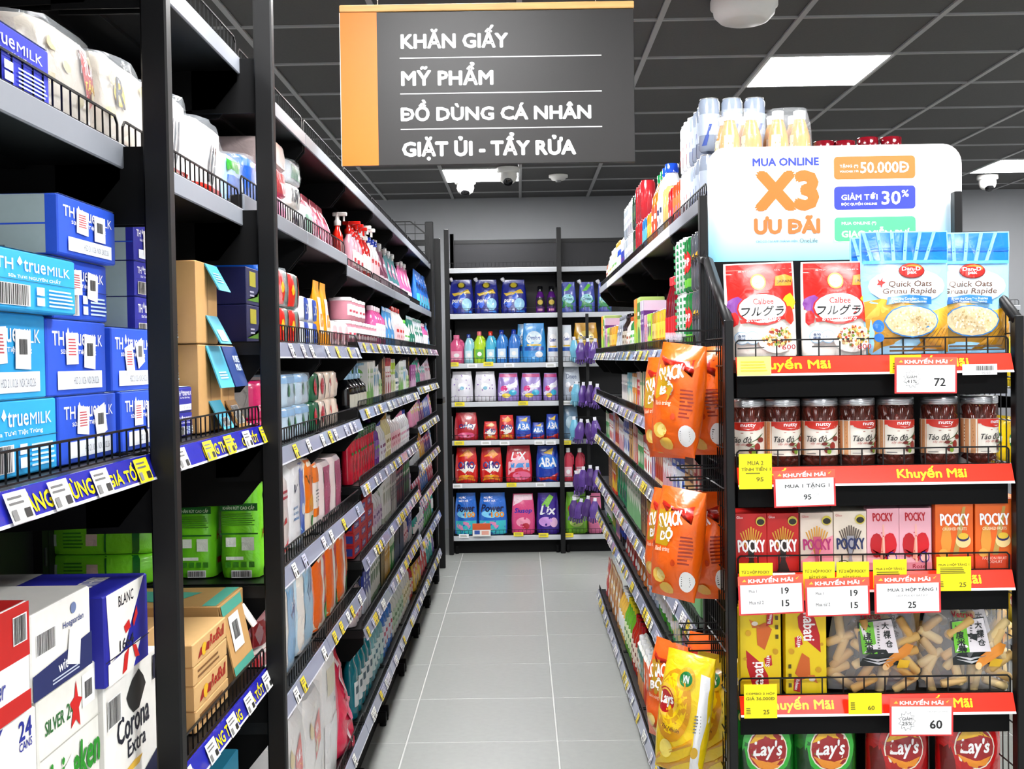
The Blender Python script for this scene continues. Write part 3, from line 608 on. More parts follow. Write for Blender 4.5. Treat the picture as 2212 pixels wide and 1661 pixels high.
# stick biscuit boxes
def sticks(col, n=9, cx=0, y0=.3, y1=.78):
    out = []
    for i in range(n):
        t = (i-(n-1)/2)/((n-1)/2); bx = cx+.05*t; tx = cx+.33*t; ty = y1-.1*abs(t)
        out.append(('p', [(bx-.012, y0), (bx+.012, y0), (tx+.022, ty), (tx-.022, ty)], col))
    return out
def pocky(kind):
    nm_ = 'stick_biscuit_box'
    if kind == 'red': w_, h, c, F_ = .0725, .138, 'cf2320', sticks('e0ae42')+[('p', [(-.22, 0), (.22, 0), (.07, .22), (.14, .56), (-.14, .56), (-.07, .22)], '33231d'), ('t', 'POCKY', -.42, .36, .42, .56, 'ffffff', .07, -.1), ('t', 'CHOCOLATE', -.18, .27, .18, .295, 'ffffff'), ('e', .3, .87, .15, .08, 'd9cc5a'), ('e', .3, .86, .12, .05, '2e2a1e'), ('t', 'Glico', -.46, .92, -.26, .96, 'ffffff')]
    elif kind == 'pink': w_, h, c, F_ = .0745, .138, 'e9dfd3', [('p', [(-.5, .0), (.5, .0), (.5, .62), (.1, .52), (-.3, .25), (-.5, .2)], 'f2a7b8')]+sticks('d9a640')+[('p', [(-.12, .0), (.12, .0), (.04, .25), (.12, .6), (-.12, .6), (-.04, .25)], 'c8657f'), ('t', 'POCKY', -.42, .38, .42, .56, 'b8337f', .07, -.1), ('e', -.22, .1, .2, .09, 'f6efe4'), ('e', -.22, .1, .16, .07, 'c43028'), ('e', .3, .87, .15, .08, 'd9cc5a'), ('e', .3, .86, .12, .05, '2e2a1e'), ('t', 'Glico', -.46, .92, -.26, .96, 'cc3344')]
    elif kind == 'cream': w_, h, c, F_ = .0745, .140, 'ece4d6', sticks('6f6258', 10)+[('p', [(-.12, .0), (.12, .0), (.04, .25), (.12, .6), (-.12, .6), (-.04, .25)], 'a9aab4'), ('t', 'POCKY', -.42, .38, .42, .56, '24386e', .07, -.1), ('e', -.22, .1, .22, .105, '222222'), ('e', -.22, .1, .19, .09, 'f3f1ea'), ('e', -.2, .1, .05, .03, '222222'), ('e', .3, .87, .15, .08, 'd9cc5a'), ('e', .3, .86, .12, .05, '2e2a1e'), ('t', 'Glico', -.46, .92, -.26, .96, 'cc3344')]
    elif kind == 'rose': w_, h, c, F_ = .0735, .145, 'eebcc8', [('t', 'POCKY', -.32, .80, .3, .93, 'c4182f', .07, -.1), ('p', blob(-.2, .42, .2, .2, 12, .05, 2), 'c21428'), ('p', blob(.2, .42, .22, .2, 12, .05, 3), 'd51a30'), ('p', [(-.36, .36), (0, .2), (.38, .36), (.05, .14)], 'b81226'), ('p', [(-.1, .2), (-.02, .2), (.05, .0), (-.0, .66)], 'e8a28c'), ('p', [(-.02, .75), (.03, .75), (.07, .05), (0, .05)], 'f2c4b4'), ('e', .27, .22, .15, .09, '4a3aa0'), ('e', .27, .22, .12, .07, 'f6d0c8'), ('r', -.5, 0, .5, .14, 'f0a9b8'), ('t', 'Rose', -.1, .05, .3, .11, 'b8203c', .05)]+scat(10, 0, .45, .42, .35, ['c4182f'], .018, 4)
    else: w_, h, c, F_ = .0865, .163, 'ee7a24', [('r', -.5, .0, .5, .22, 'e4541c'), ('p', blob(-.22, .42, .14, .22, 10, .08, 3), 'e8a84a'), ('p', [(-.05, .22), (.1, .22), (.3, .9), (.22, .9)], 'c8a860'), ('e', .23, .42, .2, .1, 'f5d9a0'), ('e', .23, .47, .16, .06, '3a2c6a'), ('e', .23, .485, .14, .045, 'e8c84a'), ('e', -.3, .25, .12, .06, 'f0b85a'), ('t', 'POCKY', -.38, .64, .38, .80, 'ffffff', .07, -.1), ('t', 'CRUSHED FRUITS', -.32, .57, .32, .61, 'f6e8c4', .04), ('t', 'PASSION FRUIT', -.32, .15, .32, .19, 'f6e0d0'), ('t', 'YOGHURT', -.2, .1, .2, .14, 'f6e0d0')]
    return P_box(nm_, w_, .024, h, c, F_, top=None, c=.0006)
pk = {k: pocky(k) for k in ('red', 'pink', 'cream', 'rose', 'orange')}
for i, (k, x, lb) in enumerate([('red', 1623, 'red chocolate stick biscuit box at the left end'), ('red', 1692, 'red chocolate stick biscuit box, second from the left'), ('pink', 1765, 'pink and cream strawberry stick biscuit box'), ('cream', 1837, 'cream stick biscuit box with dark blue lettering'), ('rose', 1908, 'rose pink stick biscuit box beside the cream box'), ('rose', 1978, 'rose pink stick biscuit box beside the orange boxes'), ('orange', 2062, 'orange stick biscuit box beside the rose pink boxes'), ('orange', 2148, 'orange stick biscuit box at the right end')]):
    for q in range(4):
        onE(pk[k], x, 2, lb+('' if q == 0 else ', %s behind it' % ('first', 'second', 'third')[q-1]), 'box', Y=2.622+q*.026, group='stick biscuit boxes on the third shelf')
# wafer boxes
def nab(flip):
    s = [('p', [(-.36, .52), (.02, .36), (.18, .22), (.2, .1), (-.02, -.02), (-.22, .12), (-.34, .32)], 'c8202c'), ('t', 'nabati', -.42, .15, .26, .28, 'ffffff', .06, 0, 90),
         ('p', [(.08, .42), (.26, .46), (.28, .34), (.12, .32)], 'd02030'), ('t', 'SiiP', .04, .365, .32, .41, 'ffffff', .06, 0, 80),
         ('p', [(-.08, .58), (.1, .52), (.28, .76), (.12, .84), (-.1, .8)], 'd9772c'), ('p', [(-.28, .88), (-.1, .84), (-.02, .78), (-.2, .78)], 'e08a3a'), ('e', -.14, .83, .08, .025, 'f6efe0'), ('p', [(.14, .8), (.3, .82), (.32, .96), (.16, .98)], 'c8202c'), ('t', 'Richeese', .1, .87, .36, .91, 'ffffff', .04, 0, 80),
         ('e', -.3, .72, .07, .035, 'dcae1a'), ('e', .36, .5, .07, .035, 'dcae1a'), ('e', -.38, .42, .04, .02, 'dcae1a'), ('l', .36, .62, .44, .95, 3, '6a5a10')]
    if flip:
        def fl(c):
            if c[0] == 'p': return ('p', [(-x, 1-y) for x, y in c[1]], c[2])
            if c[0] == 'e': return ('e', -c[1], 1-c[2])+c[3:]
            if c[0] == 't': return ('t', c[1], -c[4], 1-c[5], -c[2], 1-c[3])+c[6:9]+(c[9]-180,)
            if c[0] == 'l': return ('l', -c[3], 1-c[4], -c[1], 1-c[2])+c[5:]
        s = [fl(c) for c in s]
    return P_box('wafer_box', .094, .03, .198, 'f3d90f', s, c=.0008)
onE(nab(False), 1644, 3, 'yellow cheese wafer box at the left, partly under a yellow tag', 'box')
onE(nab(True), 1742, 3, 'yellow cheese wafer box beside the clear bags of rolls', 'box')
for q in (1, 2): onE(nab(False), 1644, 3, 'yellow cheese wafer box, %s behind the left one' % ('first', 'second')[q-1], 'box', Y=2.63+.034*q); onE(nab(True), 1742, 3, 'yellow cheese wafer box, %s behind the right one' % ('first', 'second')[q-1], 'box', Y=2.63+.034*q)
# clear bags of rice rolls
def rollbag(seed):
    wd, d, h = .215, .07, .185; g = G(); lf = Loft([(0, wd*.95, .004, 2, 0), (.08*h, wd*.96, d*.7, 2.5, 0), (.5*h, wd*.98, d, 2.5, 0), (.88*h, wd*.9, d*.55, 2.3, 0), (h, wd*.86, .003, 2, 0)], .006, seed)
    lf.body(g, M('f2f4f8', 'clear'), 12, 14)
    rr = random.Random(seed); rolls = []
    tr = G(); 
    for k in range(24):
        q = G(); mt = M(rr.choice(('d9b878', 'e0c48c', 'cfa968', 'e6cf9c')), 'card'); L = rr.uniform(.055, .07); r = .0105
        q.lathe([(r*.7, 0), (r, .004), (r, L-.004), (r*.7, L)], mt, 8)
        a = rr.uniform(-1.3, 1.3); cx = -.072+.048*(k % 4)+rr.uniform(-.008, .008); cz = .008+.025*(k//4)+rr.uniform(-.004, .004); cy = rr.uniform(-.022, -.012) if k % 2 else .004
        q.v = [(x*math.cos(a)+(z-L/2)*math.sin(a)+cx, y+cy, -x*math.sin(a)+(z-L/2)*math.cos(a)+cz+.012) for x, y, z in q.v]; rolls.append(('rice_roll', q.mesh('rice_roll')))
    lb = G()
    def mp(a, b, e): x, y, z = lf.F(a, b, e+.0022); return (x, y, z)
    K = '1e2a2a'
    draw(lb, mp, [('p', [(-.22, .87), (.2, .93), (.26, .36), (-.18, .34)], K), ('p', [(-.2, .86), (.19, .915), (.235, .52), (-.165, .5)], 'e9e4e8'), ('p', [(-.2, .86), (-.04, .885), (-.005, .51), (-.165, .5)], '7cc83a'),
        ('t', '惟', -.165, .765, -.07, .85, K, .08), ('t', '度', -.155, .67, -.06, .755, K, .08), ('t', '米', -.145, .59, -.05, .665, K, .08), ('t', '果', -.135, .51, -.045, .585, K, .08),
        ('t', '大', .06, .8, .145, .88, K, .05), ('t', '棵', .075, .69, .16, .785, K, .05), ('t', '仓', .09, .59, .175, .67, K, .05), ('l', .0, .56, .03, .85, 9, '666666'),
        ('p', [(-.16, .46), (.0, .43), (.2, .47), (0, .41)], 'd8d8dc'), ('p', [(-.15, .42), (.02, .39), (.18, .43), (.02, .37)], 'd8d8dc'),
        ('p', [(.1, .3), (.36, .5), (.42, .6), (.34, .63), (.12, .46), (.06, .36)], 'e0983c'), ('e', .1, .34, .04, .045, 'efd0a0'), ('p', [(.22, .33), (.34, .33), (.37, .42), (.24, .44)], 'ecc434'),
        ('t', 'Vetrue', -.2, .92, .06, .985, 'b8283a', .05)], 'print', True, wd/h, e0=.0008)
    return Pr('biscuit_bag', g.mesh('biscuit_bag'), rolls+[('label', lb.mesh('label'))], wd, d, h)
onE(rollbag(3), 1893, 3, 'clear bag of rice rolls with a green label, beside the wafer boxes', 'bag', Y=2.62, ty=.03)
onE(rollbag(8), 2092, 3, 'clear bag of rice rolls with a green label, at the right end', 'bag', Y=2.62, ty=.04)
for i, x in enumerate((1910, 2100)): onE(rollbag(20+i), x, 3, 'clear bag of rice rolls behind the %s front bag' % ('left', 'right')[i], 'bag', Y=2.71)
# crisps
def lays(col, dark, mid, tx, tx2):
    return P_pillow('crisps_bag', .145, .07, .25, col, [
        ('p', [(-.5, .1), (.5, .1), (.5, .35), (.5, .85), (-.5, .85)], col), ('p', [(-.5, .05), (-.5, .75), (-.3, .8), (-.25, .4), (-.4, .05)], dark),
        ('e', .04, .68, .4, .27, mid), ('e', -.25, .94, .16, .06, 'd9c86a'), ('e', -.1, .93, .12, .05, 'e6d88a'),
        ('e', .04, .66, .325, .2, 'f4efe0'), ('e', .04, .66, .305, .186, 'b01c22'), ('p', [(-.25, .72), (-.1, .83), (.06, .845), (.2, .82), (.32, .74), (.1, .76)], 'f0c22a'), ('p', [(-.24, .6), (-.1, .5), (.05, .475), (.2, .5), (.3, .58), (.1, .545)], 'eda02a'),
        ('t', "Lay's", -.19, .575, .27, .74, 'ffffff', .05, .2), ('t', tx, -.2, .39, .3, .44, 'ffffff', .04), ('t', tx2, -.32, .33, .42, .375, 'ffffff', .03),
        ('e', .2, .2, .3, .13, 'e8cf6a'), ('e', -.15, .17, .22, .1, 'dfc25a')], seed=len(tx), crink=.004)
for i, (x, pr, lb) in enumerate([(1655, lays('1f7a2c', '0f4a1c', '44c048', 'Vị Tảo', 'Vị Tảo Biển Nori'), 'green crisps bag at the left end of the bottom shelf'), (1790, lays('1f7a2c', '0f4a1c', '44c048', 'Vị Tảo', 'Vị Tảo Biển Nori'), 'green crisps bag beside the red crisps bags'),
                                   (1948, lays('b5161c', '7a1014', 'c81c20', 'wavy', 'Vị Thăn Bò'), 'red crisps bag half hidden by a white promotion card'), (2102, lays('c0161c', '7a1014', 'd01c20', 'wavy', 'Vị Thăn Bò'), 'red crisps bag at the right end of the bottom shelf')]):
    onE(pr, x, 4, lb, 'bag', Y=2.622, rz=R.uniform(-.06, .06))
    onE(pr, x+4, 4, lb+', second one behind it', 'bag', Y=2.70)

# promotion cards and yellow tags clipped to the rails
def card(px, Y, label, rows, tilt=0, burst=None):
    x0, y0, x1, y1 = px; a = atY(x0, y0, Y); b = atY(x1, y1, Y); W_ = b.x-a.x; H_ = a.z-b.z; g = G()
    g.box(0, 0, 0, W_, .0012, H_, M('e8474a', 'print'))
    def mp(a, b, e): return (a*W_, -e+math.sin(a*2.6)*.0, b*H_)
    cm = [('r', 0, .76, 1, 1, 'f0705a'), ('r', .03, .04, .97, .78, 'fdfdfd'), ('t', 'KHUYẾN MÃI', .16, .83, .84, .975, 'ffffff', .09), ('p', [(.06, .86), (.1, .93), (.13, .86)], 'f6d25a'), ('p', [(.88, .9), (.94, .96), (.9, .88)], 'f6d25a')]
    if burst:
        P = []
        for i in range(22): r_ = .115 if i % 2 else .165; P.append((.27+r_*.85*math.cos(6.2832*i/22), .4+r_*1.6*math.sin(6.2832*i/22)))
        P2 = [(.27+(x-.27)*.94, .4+(y-.4)*.94) for x, y in P]; cm += [('p', P, '444444'), ('p', P2, 'fdfdfd'), ('t', 'GIẢM', .19, .42, .35, .52, '444444', .03), ('t', burst, .19, .29, .35, .38, '444444', .03)]
    cm += [('t',)+tuple(r) for r in rows]
    draw(g, mp, cm, 'print', False, W_/H_)
    o = mk('price_card', g.mesh('price_card'), None, (a.x, Y, b.z), (0, tilt, 0)); tag(o, label, 'price card', 'white promotion cards on the end rack')
card((1932, 772, 2067, 848), 2.562, 'white promotion card reading 72 below the oats pouches', [('72', .63, .2, .81, .42, '222222', .05), ('Tiết kiệm 49.000đ', .58, .62, .92, .68, '999999'), ('.000đ', .83, .38, .93, .46, 'aaaaaa')], .01, '41%')
card((1672, 1018, 1806, 1095), 2.562, 'white promotion card reading MUA 1 TẶNG 1 under the jars', [('MUA 1 TẶNG 1', .18, .5, .9, .66, '444444', .03), ('95', .48, .2, .6, .34, '222222', .05), ('.000đ', .63, .28, .72, .36, 'aaaaaa')], -.02)
card((1596, 1246, 1738, 1328), 2.562, 'white promotion card reading 19 and 15 at the lower left', [('Mua 1', .16, .58, .28, .65, '555555', .02), ('19', .66, .52, .77, .68, '222222', .05), ('Mua từ 2', .16, .28, .38, .37, '555555', .02), ('15', .66, .2, .77, .36, '222222', .05)], -.03)
card((1740, 1251, 1880, 1331), 2.562, 'white promotion card reading 19 and 15, second from the left', [('Mua 1', .16, .58, .28, .65, '555555', .02), ('19', .7, .52, .81, .68, '222222', .05), ('Mua từ 2', .16, .28, .38, .37, '555555', .02), ('15', .7, .2, .81, .36, '222222', .05)], -.02)
card((1889, 1243, 2033, 1324), 2.562, 'white promotion card reading MUA 2 HỘP TẶNG 1 under the rose boxes', [('MUA 2 HỘP TẶNG 1', .2, .55, .94, .68, '444444', .03), ('HỘP POCKY BẤT KỲ', .33, .42, .8, .51, '777777'), ('25', .5, .14, .62, .3, '222222', .05)], -.01)
card((1921, 1508, 2059, 1588), 2.562, 'white promotion card reading 60 above the red crisps bags', [('60', .63, .2, .82, .42, '222222', .05), ('Tiết kiệm 20.000đ', .58, .62, .9, .68, '999999')], .01, '25%')
def ytag(px, Y, label, rows, col='f6e713'):
    x0, y0, x1, y1 = px; a = atY(x0, y0, Y); b = atY(x1, y1, Y); W_ = b.x-a.x; H_ = a.z-b.z; g = G()
    g.box(0, 0, 0, W_, .0008, H_, M(col, 'print')); draw(g, lambda a, b, e: (a*W_, -e, b*H_), [('t',)+tuple(r) if r[0] not in ('b', 'l') else r for r in rows], 'print', False, W_/H_)
    o = mk('shelf_tag', g.mesh('shelf_tag'), None, (a.x, Y, b.z)); tag(o, label, 'price tag', 'yellow shelf tags on the end rack')
OL = '6a6a20'
ytag((1592, 771, 1666, 811), 2.572, 'yellow tag at the left end of the top rail, paled by painted glare', [('l', .1, .2, .9, .8, 4, 'd8c84a')], 'f9f08a')  # paler yellow and faint print put glare into the tag colour
ytag((1922, 767, 1990, 806), 2.572, 'yellow tag behind the white card reading 72', [('l', .1, .2, .9, .6, 3, OL)])
ytag((2079, 787, 2154, 809), 2.572, 'small white barcode tag at the right end of the top rail', [('b', .38, .42, .93, .85), ('95-03', .55, .1, .8, .3, '666666')], 'f4f5f8')
ytag((1596, 981, 1668, 1056), 2.566, 'yellow tag reading MUA 2 TÍNH TIỀN 1', [('MUA 2', .26, .68, .74, .8, OL, .03), ('TÍNH TIỀN 1', .07, .52, .95, .66, OL, .03), ('95', .52, .22, .74, .34, OL, .03), ('l', .2, .42, .7, .48, 1, OL), ('r_', 0, 0, 0, 0, OL)][:4])
T2 = [('TỪ 2 HỘP POCKY', .06, .7, .9, .82, OL, .03), ('BẤT KỲ GIÁ', .2, .56, .75, .67, OL, .03), ('15.000Đ/HỘP', .1, .4, .95, .54, OL, .03)]
ytag((1597, 1217, 1670, 1296), 2.568, 'yellow tag above the left white card reading 19', T2)
ytag((1734, 1214, 1804, 1296), 2.568, 'yellow tag below the pink strawberry biscuit box', T2)
ytag((1807, 1214, 1878, 1296), 2.5675, 'yellow tag below the cream biscuit box', T2)
ytag((1886, 1209, 1959, 1270), 2.568, 'yellow tag below the left rose biscuit box', [('MUA 2 HỘP TẶNG 1', .08, .62, .92, .74, OL, .03), ('l', .1, .3, .85, .6, 4, OL)])
ytag((2023, 1203, 2098, 1276), 2.568, 'yellow tag reading 25 below the orange biscuit boxes', [('MUA 2 HỘP TẶNG 1', .06, .72, .94, .82, OL, .03), ('l', .1, .5, .85, .7, 4, OL), ('25', .65, .12, .85, .25, OL, .03), ('l', .08, .12, .2, .3, 4, OL)])
ytag((1607, 1479, 1679, 1551), 2.568, 'yellow tag reading COMBO 2 HỘP at the lower left', [('COMBO 2 HỘP', .05, .68, .93, .78, OL, .03), ('GIÁ 36.000Đ', .05, .54, .93, .65, OL, .03), ('25', .58, .12, .76, .25, OL, .03), ('l', .06, .12, .2, .32, 4, OL)])
ytag((1833, 1498, 1905, 1542), 2.568, 'yellow tag reading 60 below the left clear bag', [('60', .58, .2, .78, .4, OL, .04), ('l', .06, .2, .2, .6, 4, OL)])

# ---------------------------------------------------------------- crisps hanging on the aisle side
def snack(seed):
    return P_pillow('banana_crisps_bag', .122, .095, .262, 'f4781c', [
        ('p', [(-.5, .9), (.5, .9), (.5, .68), (.36, .8), (.1, .84), (-.2, .8), (-.5, .86)], 'c62a12'), ('p', [(-.36, .8), (-.1, .84), (.05, .62), (-.05, .5), (-.32, .5)], 'c9a224'),
        ('t', 'SNACK', -.34, .68, .2, .8, 'ffffff', .07, .2, 18), ('t', 'BỘ', -.25, .54, .05, .66, 'ffffff', .07, .2, 18), ('t', 'Bánh tráng', -.3, .44, .02, .49, 'f8d4c0', .03, .2, 6),
        ('p', blob(-.2, .22, .14, .075, 9, .12, 2), 'e8c668'), ('p', blob(-.16, .225, .1, .05, 9, .1, 3), 'f2dc94'), ('p', blob(-.05, .1, .16, .06, 9, .12, 4), 'e6c05a'), ('p', blob(-.36, .5, .03, .03, 6, .3, 5), 'a8401c'), ('p', blob(.1, .36, .05, .035, 8, .2, 6), 'd4500e'),
        ('e', .36, .2, .13, .1, 'f4f4f4'), ('l', .27, .15, .44, .25, 5, '444444'), ('l', .2, .35, .44, .62, 8, 'a8380e')], seed=seed, crink=.006)
def yel(seed):
    return P_pillow('potato_crisps_bag', .125, .09, .29, 'f3d414', [
        ('p', [(-.48, .02), (-.2, .0), (.3, .16), (.3, .22)], 'dca61c'), ('p', [(-.5, .12), (-.48, .06), (.3, .3), (.3, .36)], 'dca61c'), ('e', -.14, .58, .36, .3, 'd8a01a'), ('e', -.17, .6, .31, .245, 'f3d414'), ('e', -.2, .62, .27, .19, 'e0ae20'), ('e', -.22, .63, .24, .16, 'f3d414'),
        ('e', -.3, .62, .26, .13, 'f4d060'), ('e', -.3, .62, .2, .105, 'c01c24'), ('t', 'Lays', -.42, .565, -.12, .675, 'ffffff', .07, .2, 12),
        ('e', .04, .82, .18, .09, 'd8b020'), ('e', .04, .82, .13, .06, '1f8a4c'), ('t', 'VN', -.02, .79, .1, .85, 'ffffff', .05),
        ('t', 'Tự Nhiên', -.3, .38, .05, .42, '6a3a10', .02, .2, -8), ('p', [(.26, .02), (.44, .02), (.5, .5), (.46, .86), (.3, .88)], 'f2f2f4'), ('l', .3, .4, .42, .56, 6, '888888'), ('e', -.2, .22, .13, .08, 'efdc7a'), ('e', .36, .24, .06, .05, 'e0b82c')], seed=seed, crink=.005)
def hang(p, px, py, Y, label, grp, yaw, roll=0, rod=True, clip=True):
    c = atY(px, py, Y); o = put(p, (c.x, c.y, c.z-p.h/2), yaw, label, 'bag', grp, ty=roll)
    top = Vector((c.x, c.y, c.z+p.h/2-.004))
    return top
def clip_strip(px0, py0, px1, py1, Y, label):
    a = atY(px0, py0, Y); b = atY(px1, py1, Y); g = G(); 
    d = b-a; n = 5
    for k in range(n):
        p = a+d*k/n-a; q = a+d*(k+1)/n-a; g.box(p.x-.008, .0, min(p.z, q.z), p.x+.008, .0015, max(p.z, q.z), M('dcd8e4', 'glass'))
    g.box(-.01, -.004, -.014, .01, .004, .004, M('e6e2ee', 'glass'))
    tag(mk('clip_strip', g.mesh('clip_strip'), None, a), label, 'hanging clip', 'clear plastic clip strips')
GO = 'orange snack bags hanging on the right'
hang(snack(9), 1440, 880, 2.98, 'orange snack bag hanging behind the top left one', GO, -.75)
hang(snack(1), 1453, 862, 2.70, 'orange snack bag hanging in the top cluster, facing the aisle', GO, -.62, .13)
hang(snack(2), 1528, 866, 2.78, 'orange snack bag hanging in the top cluster, next to the rack post', GO, -.62, -.04)
hang(snack(8), 1436, 1165, 2.98, 'orange snack bag hanging behind the middle left one', GO, -.75, .1)
hang(snack(3), 1452, 1172, 2.70, 'orange snack bag hanging in the middle cluster, facing the aisle', GO, -.6, .13)
hang(snack(4), 1534, 1178, 2.78, 'orange snack bag hanging in the middle cluster, next to the rack post', GO, -.5, -.05)
hang(snack(6), 1437, 1490, 2.95, 'orange snack bag hanging behind the left yellow crisps bag', GO, -.8, .12)
hang(snack(7), 1530, 1480, 2.92, 'orange snack bag hanging behind the right yellow crisps bag', GO, -.8)
hang(yel(1), 1462, 1536, 2.69, 'yellow potato crisps bag hanging on the left of the pair', 'yellow crisps bags hanging low', -.5, .14)
hang(yel(2), 1543, 1540, 2.77, 'yellow potato crisps bag hanging next to the rack post', 'yellow crisps bags hanging low', -.6, .06)
clip_strip(1446, 722, 1452, 762, 2.78, 'clear plastic strip at the top left of the orange bags'); clip_strip(1464, 722, 1466, 760, 2.77, 'clear plastic strip beside it, to the right')
clip_strip(1452, 1010, 1468, 1076, 2.79, 'clear plastic strip holding the middle orange bags'); clip_strip(1458, 1345, 1480, 1428, 2.76, 'clear plastic strip holding the left yellow bag')
# wire hook baskets on the side of the end rack
def hooks(py, Y, label):
    c = atY(1560, py, Y); g = G()
    X1_ = .475-c.x
    for dz, ln in ((0, .125), (-.022, .085), (.028, .10)):
        g.tube([(X1_, 0, dz), (X1_-ln, 0, dz), (X1_-ln, 0, dz+.008)], .0022, BLK2); g.tube([(X1_, .07, dz), (X1_-ln, .07, dz)], .0022, BLK2)
    g.tube([(X1_-.085, 0, 0), (X1_-.085, .07, 0)], .002, BLK2)
    tag(mk('wire_hook', g.mesh('wire_hook'), None, c), label, 'hook', 'black wire hooks')
hooks(738, 2.72, 'black wire hooks above the top orange bags'); hooks(1036, 2.72, 'black wire hooks above the middle orange bags'); hooks(1385, 2.72, 'black wire hooks above the yellow crisps bags')
g = G()
for k in range(9): g.tube([(.468, 2.655+.031*k, .25), (.468, 2.655+.031*k, 1.55)], .0018, BLK2, 3)
for k in range(14): g.tube([(.466, 2.65, .26+.095*k), (.466, 2.91, .26+.095*k)], .002, BLK2, 3)
tag(mk('mesh_panel', g.mesh('mesh_panel')), 'black wire mesh panel on the aisle side of the end rack', 'wire panel')

# ================================================================ HANGING SIGN
def sign():
    Y = 3.5; a = atY(733, 28, Y); b = atY(1372, 347.5, Y); W_ = b.x-a.x; H_ = a.z-b.z
    g = G(); g.box(0, 0, 0, W_, .018, H_, M('272322', 'print'), .001)
    o = mk('hanging_sign', g.mesh('hanging_sign'), None, (a.x, Y, b.z), (0, .003, 0)); tag(o, 'dark grey hanging aisle sign with orange side band and white lettering', 'sign')
    x_ = lambda p: (p-733)/639.; y_ = lambda p: (347.5-p)/319.5
    mp = lambda a, b, e: (a*W_, -e, b*H_); B = lambda x0, y0, x1, y1: (x_(x0), y_(y1), x_(x1), y_(y0))
    q = G(); draw(q, mp, [('r', 0, 0, x_(813), 1, 'ec8f1e')], 'print', False, e0=.0006); q.box(-.002, -.0005, 0, 0, .018, H_, M('f4efe6', 'print')); mk('orange_band', q.mesh('orange_band'), o, label='orange band')
    rows = [('t', 'KHĂN GIẤY', *B(866, 59, 1097, 104), 'ffffff', 1.062), ('t', 'MỸ PHẨM', *B(866, 136, 1064, 181), 'ffffff', 1.062), ('t', 'ĐỒ DÙNG CÁ NHÂN', *B(864, 213, 1276, 255), 'ffffff', 1.062), ('t', 'GIẶT ỦI - TẨY RỬA', *B(866, 284, 1242, 337), 'ffffff', 1.062)]
    for rw in rows: q = G(); draw(q, mp, [rw], 'print', False, W_/H_, e0=.0008); mk('lettering', q.mesh('lettering'), o, label='white lettering reading '+rw[1])
    for y in (124.5, 199, 273):
        q = G(); q.add([(x_(862)*W_, -.001, y_(y+1)*H_), (x_(1301)*W_, -.001, y_(y+1)*H_), (x_(1301)*W_, -.001, y_(y-1.2)*H_), (x_(862)*W_, -.001, y_(y-1.2)*H_)], [(0, 1, 2, 3)], M('f4f4f4', 'print')); mk('divider_line', q.mesh('divider_line'), o)
    q = G(); q.box(-.001, -.006, H_+.001, W_+.001, .024, H_+.022, M('dcaa66', 'wood'), .002); mk('wooden_batten', q.mesh('wooden_batten'), o, label='light wooden top batten')
    for x in (.128, .872):
        q = G(); zz = H_+.022
        q.tube([(x*W_, .009, zz), (x*W_, .009, zz+.006)], .0015, M('b0b0b0', 'metal'))
        n = 0
        while zz < CEIL-b.z-.02:
            P = [(x*W_+.005*math.cos(t)*(n % 2), .009+.005*math.cos(t)*(1-n % 2), zz+.011+.008*math.sin(t)) for t in [6.2832*i/8 for i in range(9)]]; q.tube(P, .0011, M('b0b0b0', 'metal'), 3); zz += .0145; n += 1
        mk('chain', q.mesh('chain'), o)
sign()
# ceiling devices
def dev(px, py, r, kind, label):
    z = CEIL; d = ray(px, py); t = (z-CH)/d.z; x, y = d.x*t, d.y*t
    wt = M('e4e2de', 'print'); g = G()
    if kind == 'dome': g.lathe([(r, -.001), (r, -.03), (r*.93, -.035), (r*.9, -.06), (r*.72, -.085), (r*.62, -.09), (.001, -.098)], wt, 28); nm_, cat = 'ceiling_speaker', 'speaker'
    elif kind == 'smoke': g.lathe([(r, -.001), (r, -.02), (r*.8, -.024), (r*.7, -.04), (.001, -.045)], wt, 18); g.lathe([(r*.3, -.04), (r*.28, -.055), (.001, -.056)], M('8a8a8a', 'print'), 10); nm_, cat = 'smoke_detector', 'smoke detector'
    else:
        g.lathe([(r, -.001), (r, -.035), (r*.8, -.04)], wt, 18); nm_, cat = 'security_camera', 'camera'
        for k in range(7):
            pass
        g.lathe([(r*.8, -.04), (r*.84, -.07), (r*.72, -.1), (r*.45, -.118), (.001, -.122)], wt, 18)
    o = mk(nm_, g.mesh(nm_), None, (x, y, z)); tag(o, label, cat)
    if kind == 'cam':
        q = G(); q.lathe([(r*.42, 0), (r*.42, .01), (.001, .012)], M('101012', 'gloss'), 12); mk('lens', q.mesh('lens'), o, (0, -r*.42, -.108), (2.4, 0, 0))
dev(1607, 0, .135, 'dome', 'large round white ceiling unit at the top right')
dev(1005, 388, .082, 'cam', 'white dome camera on the ceiling, left of the smoke detector')
dev(1097, 362, .085, 'cam', 'white dome camera overlapping the lit panel below the sign')
dev(2133, 378, .082, 'cam', 'white dome camera near the right edge of the frame')
dev(1206, 378, .075, 'smoke', 'small round white smoke detector on the ceiling')

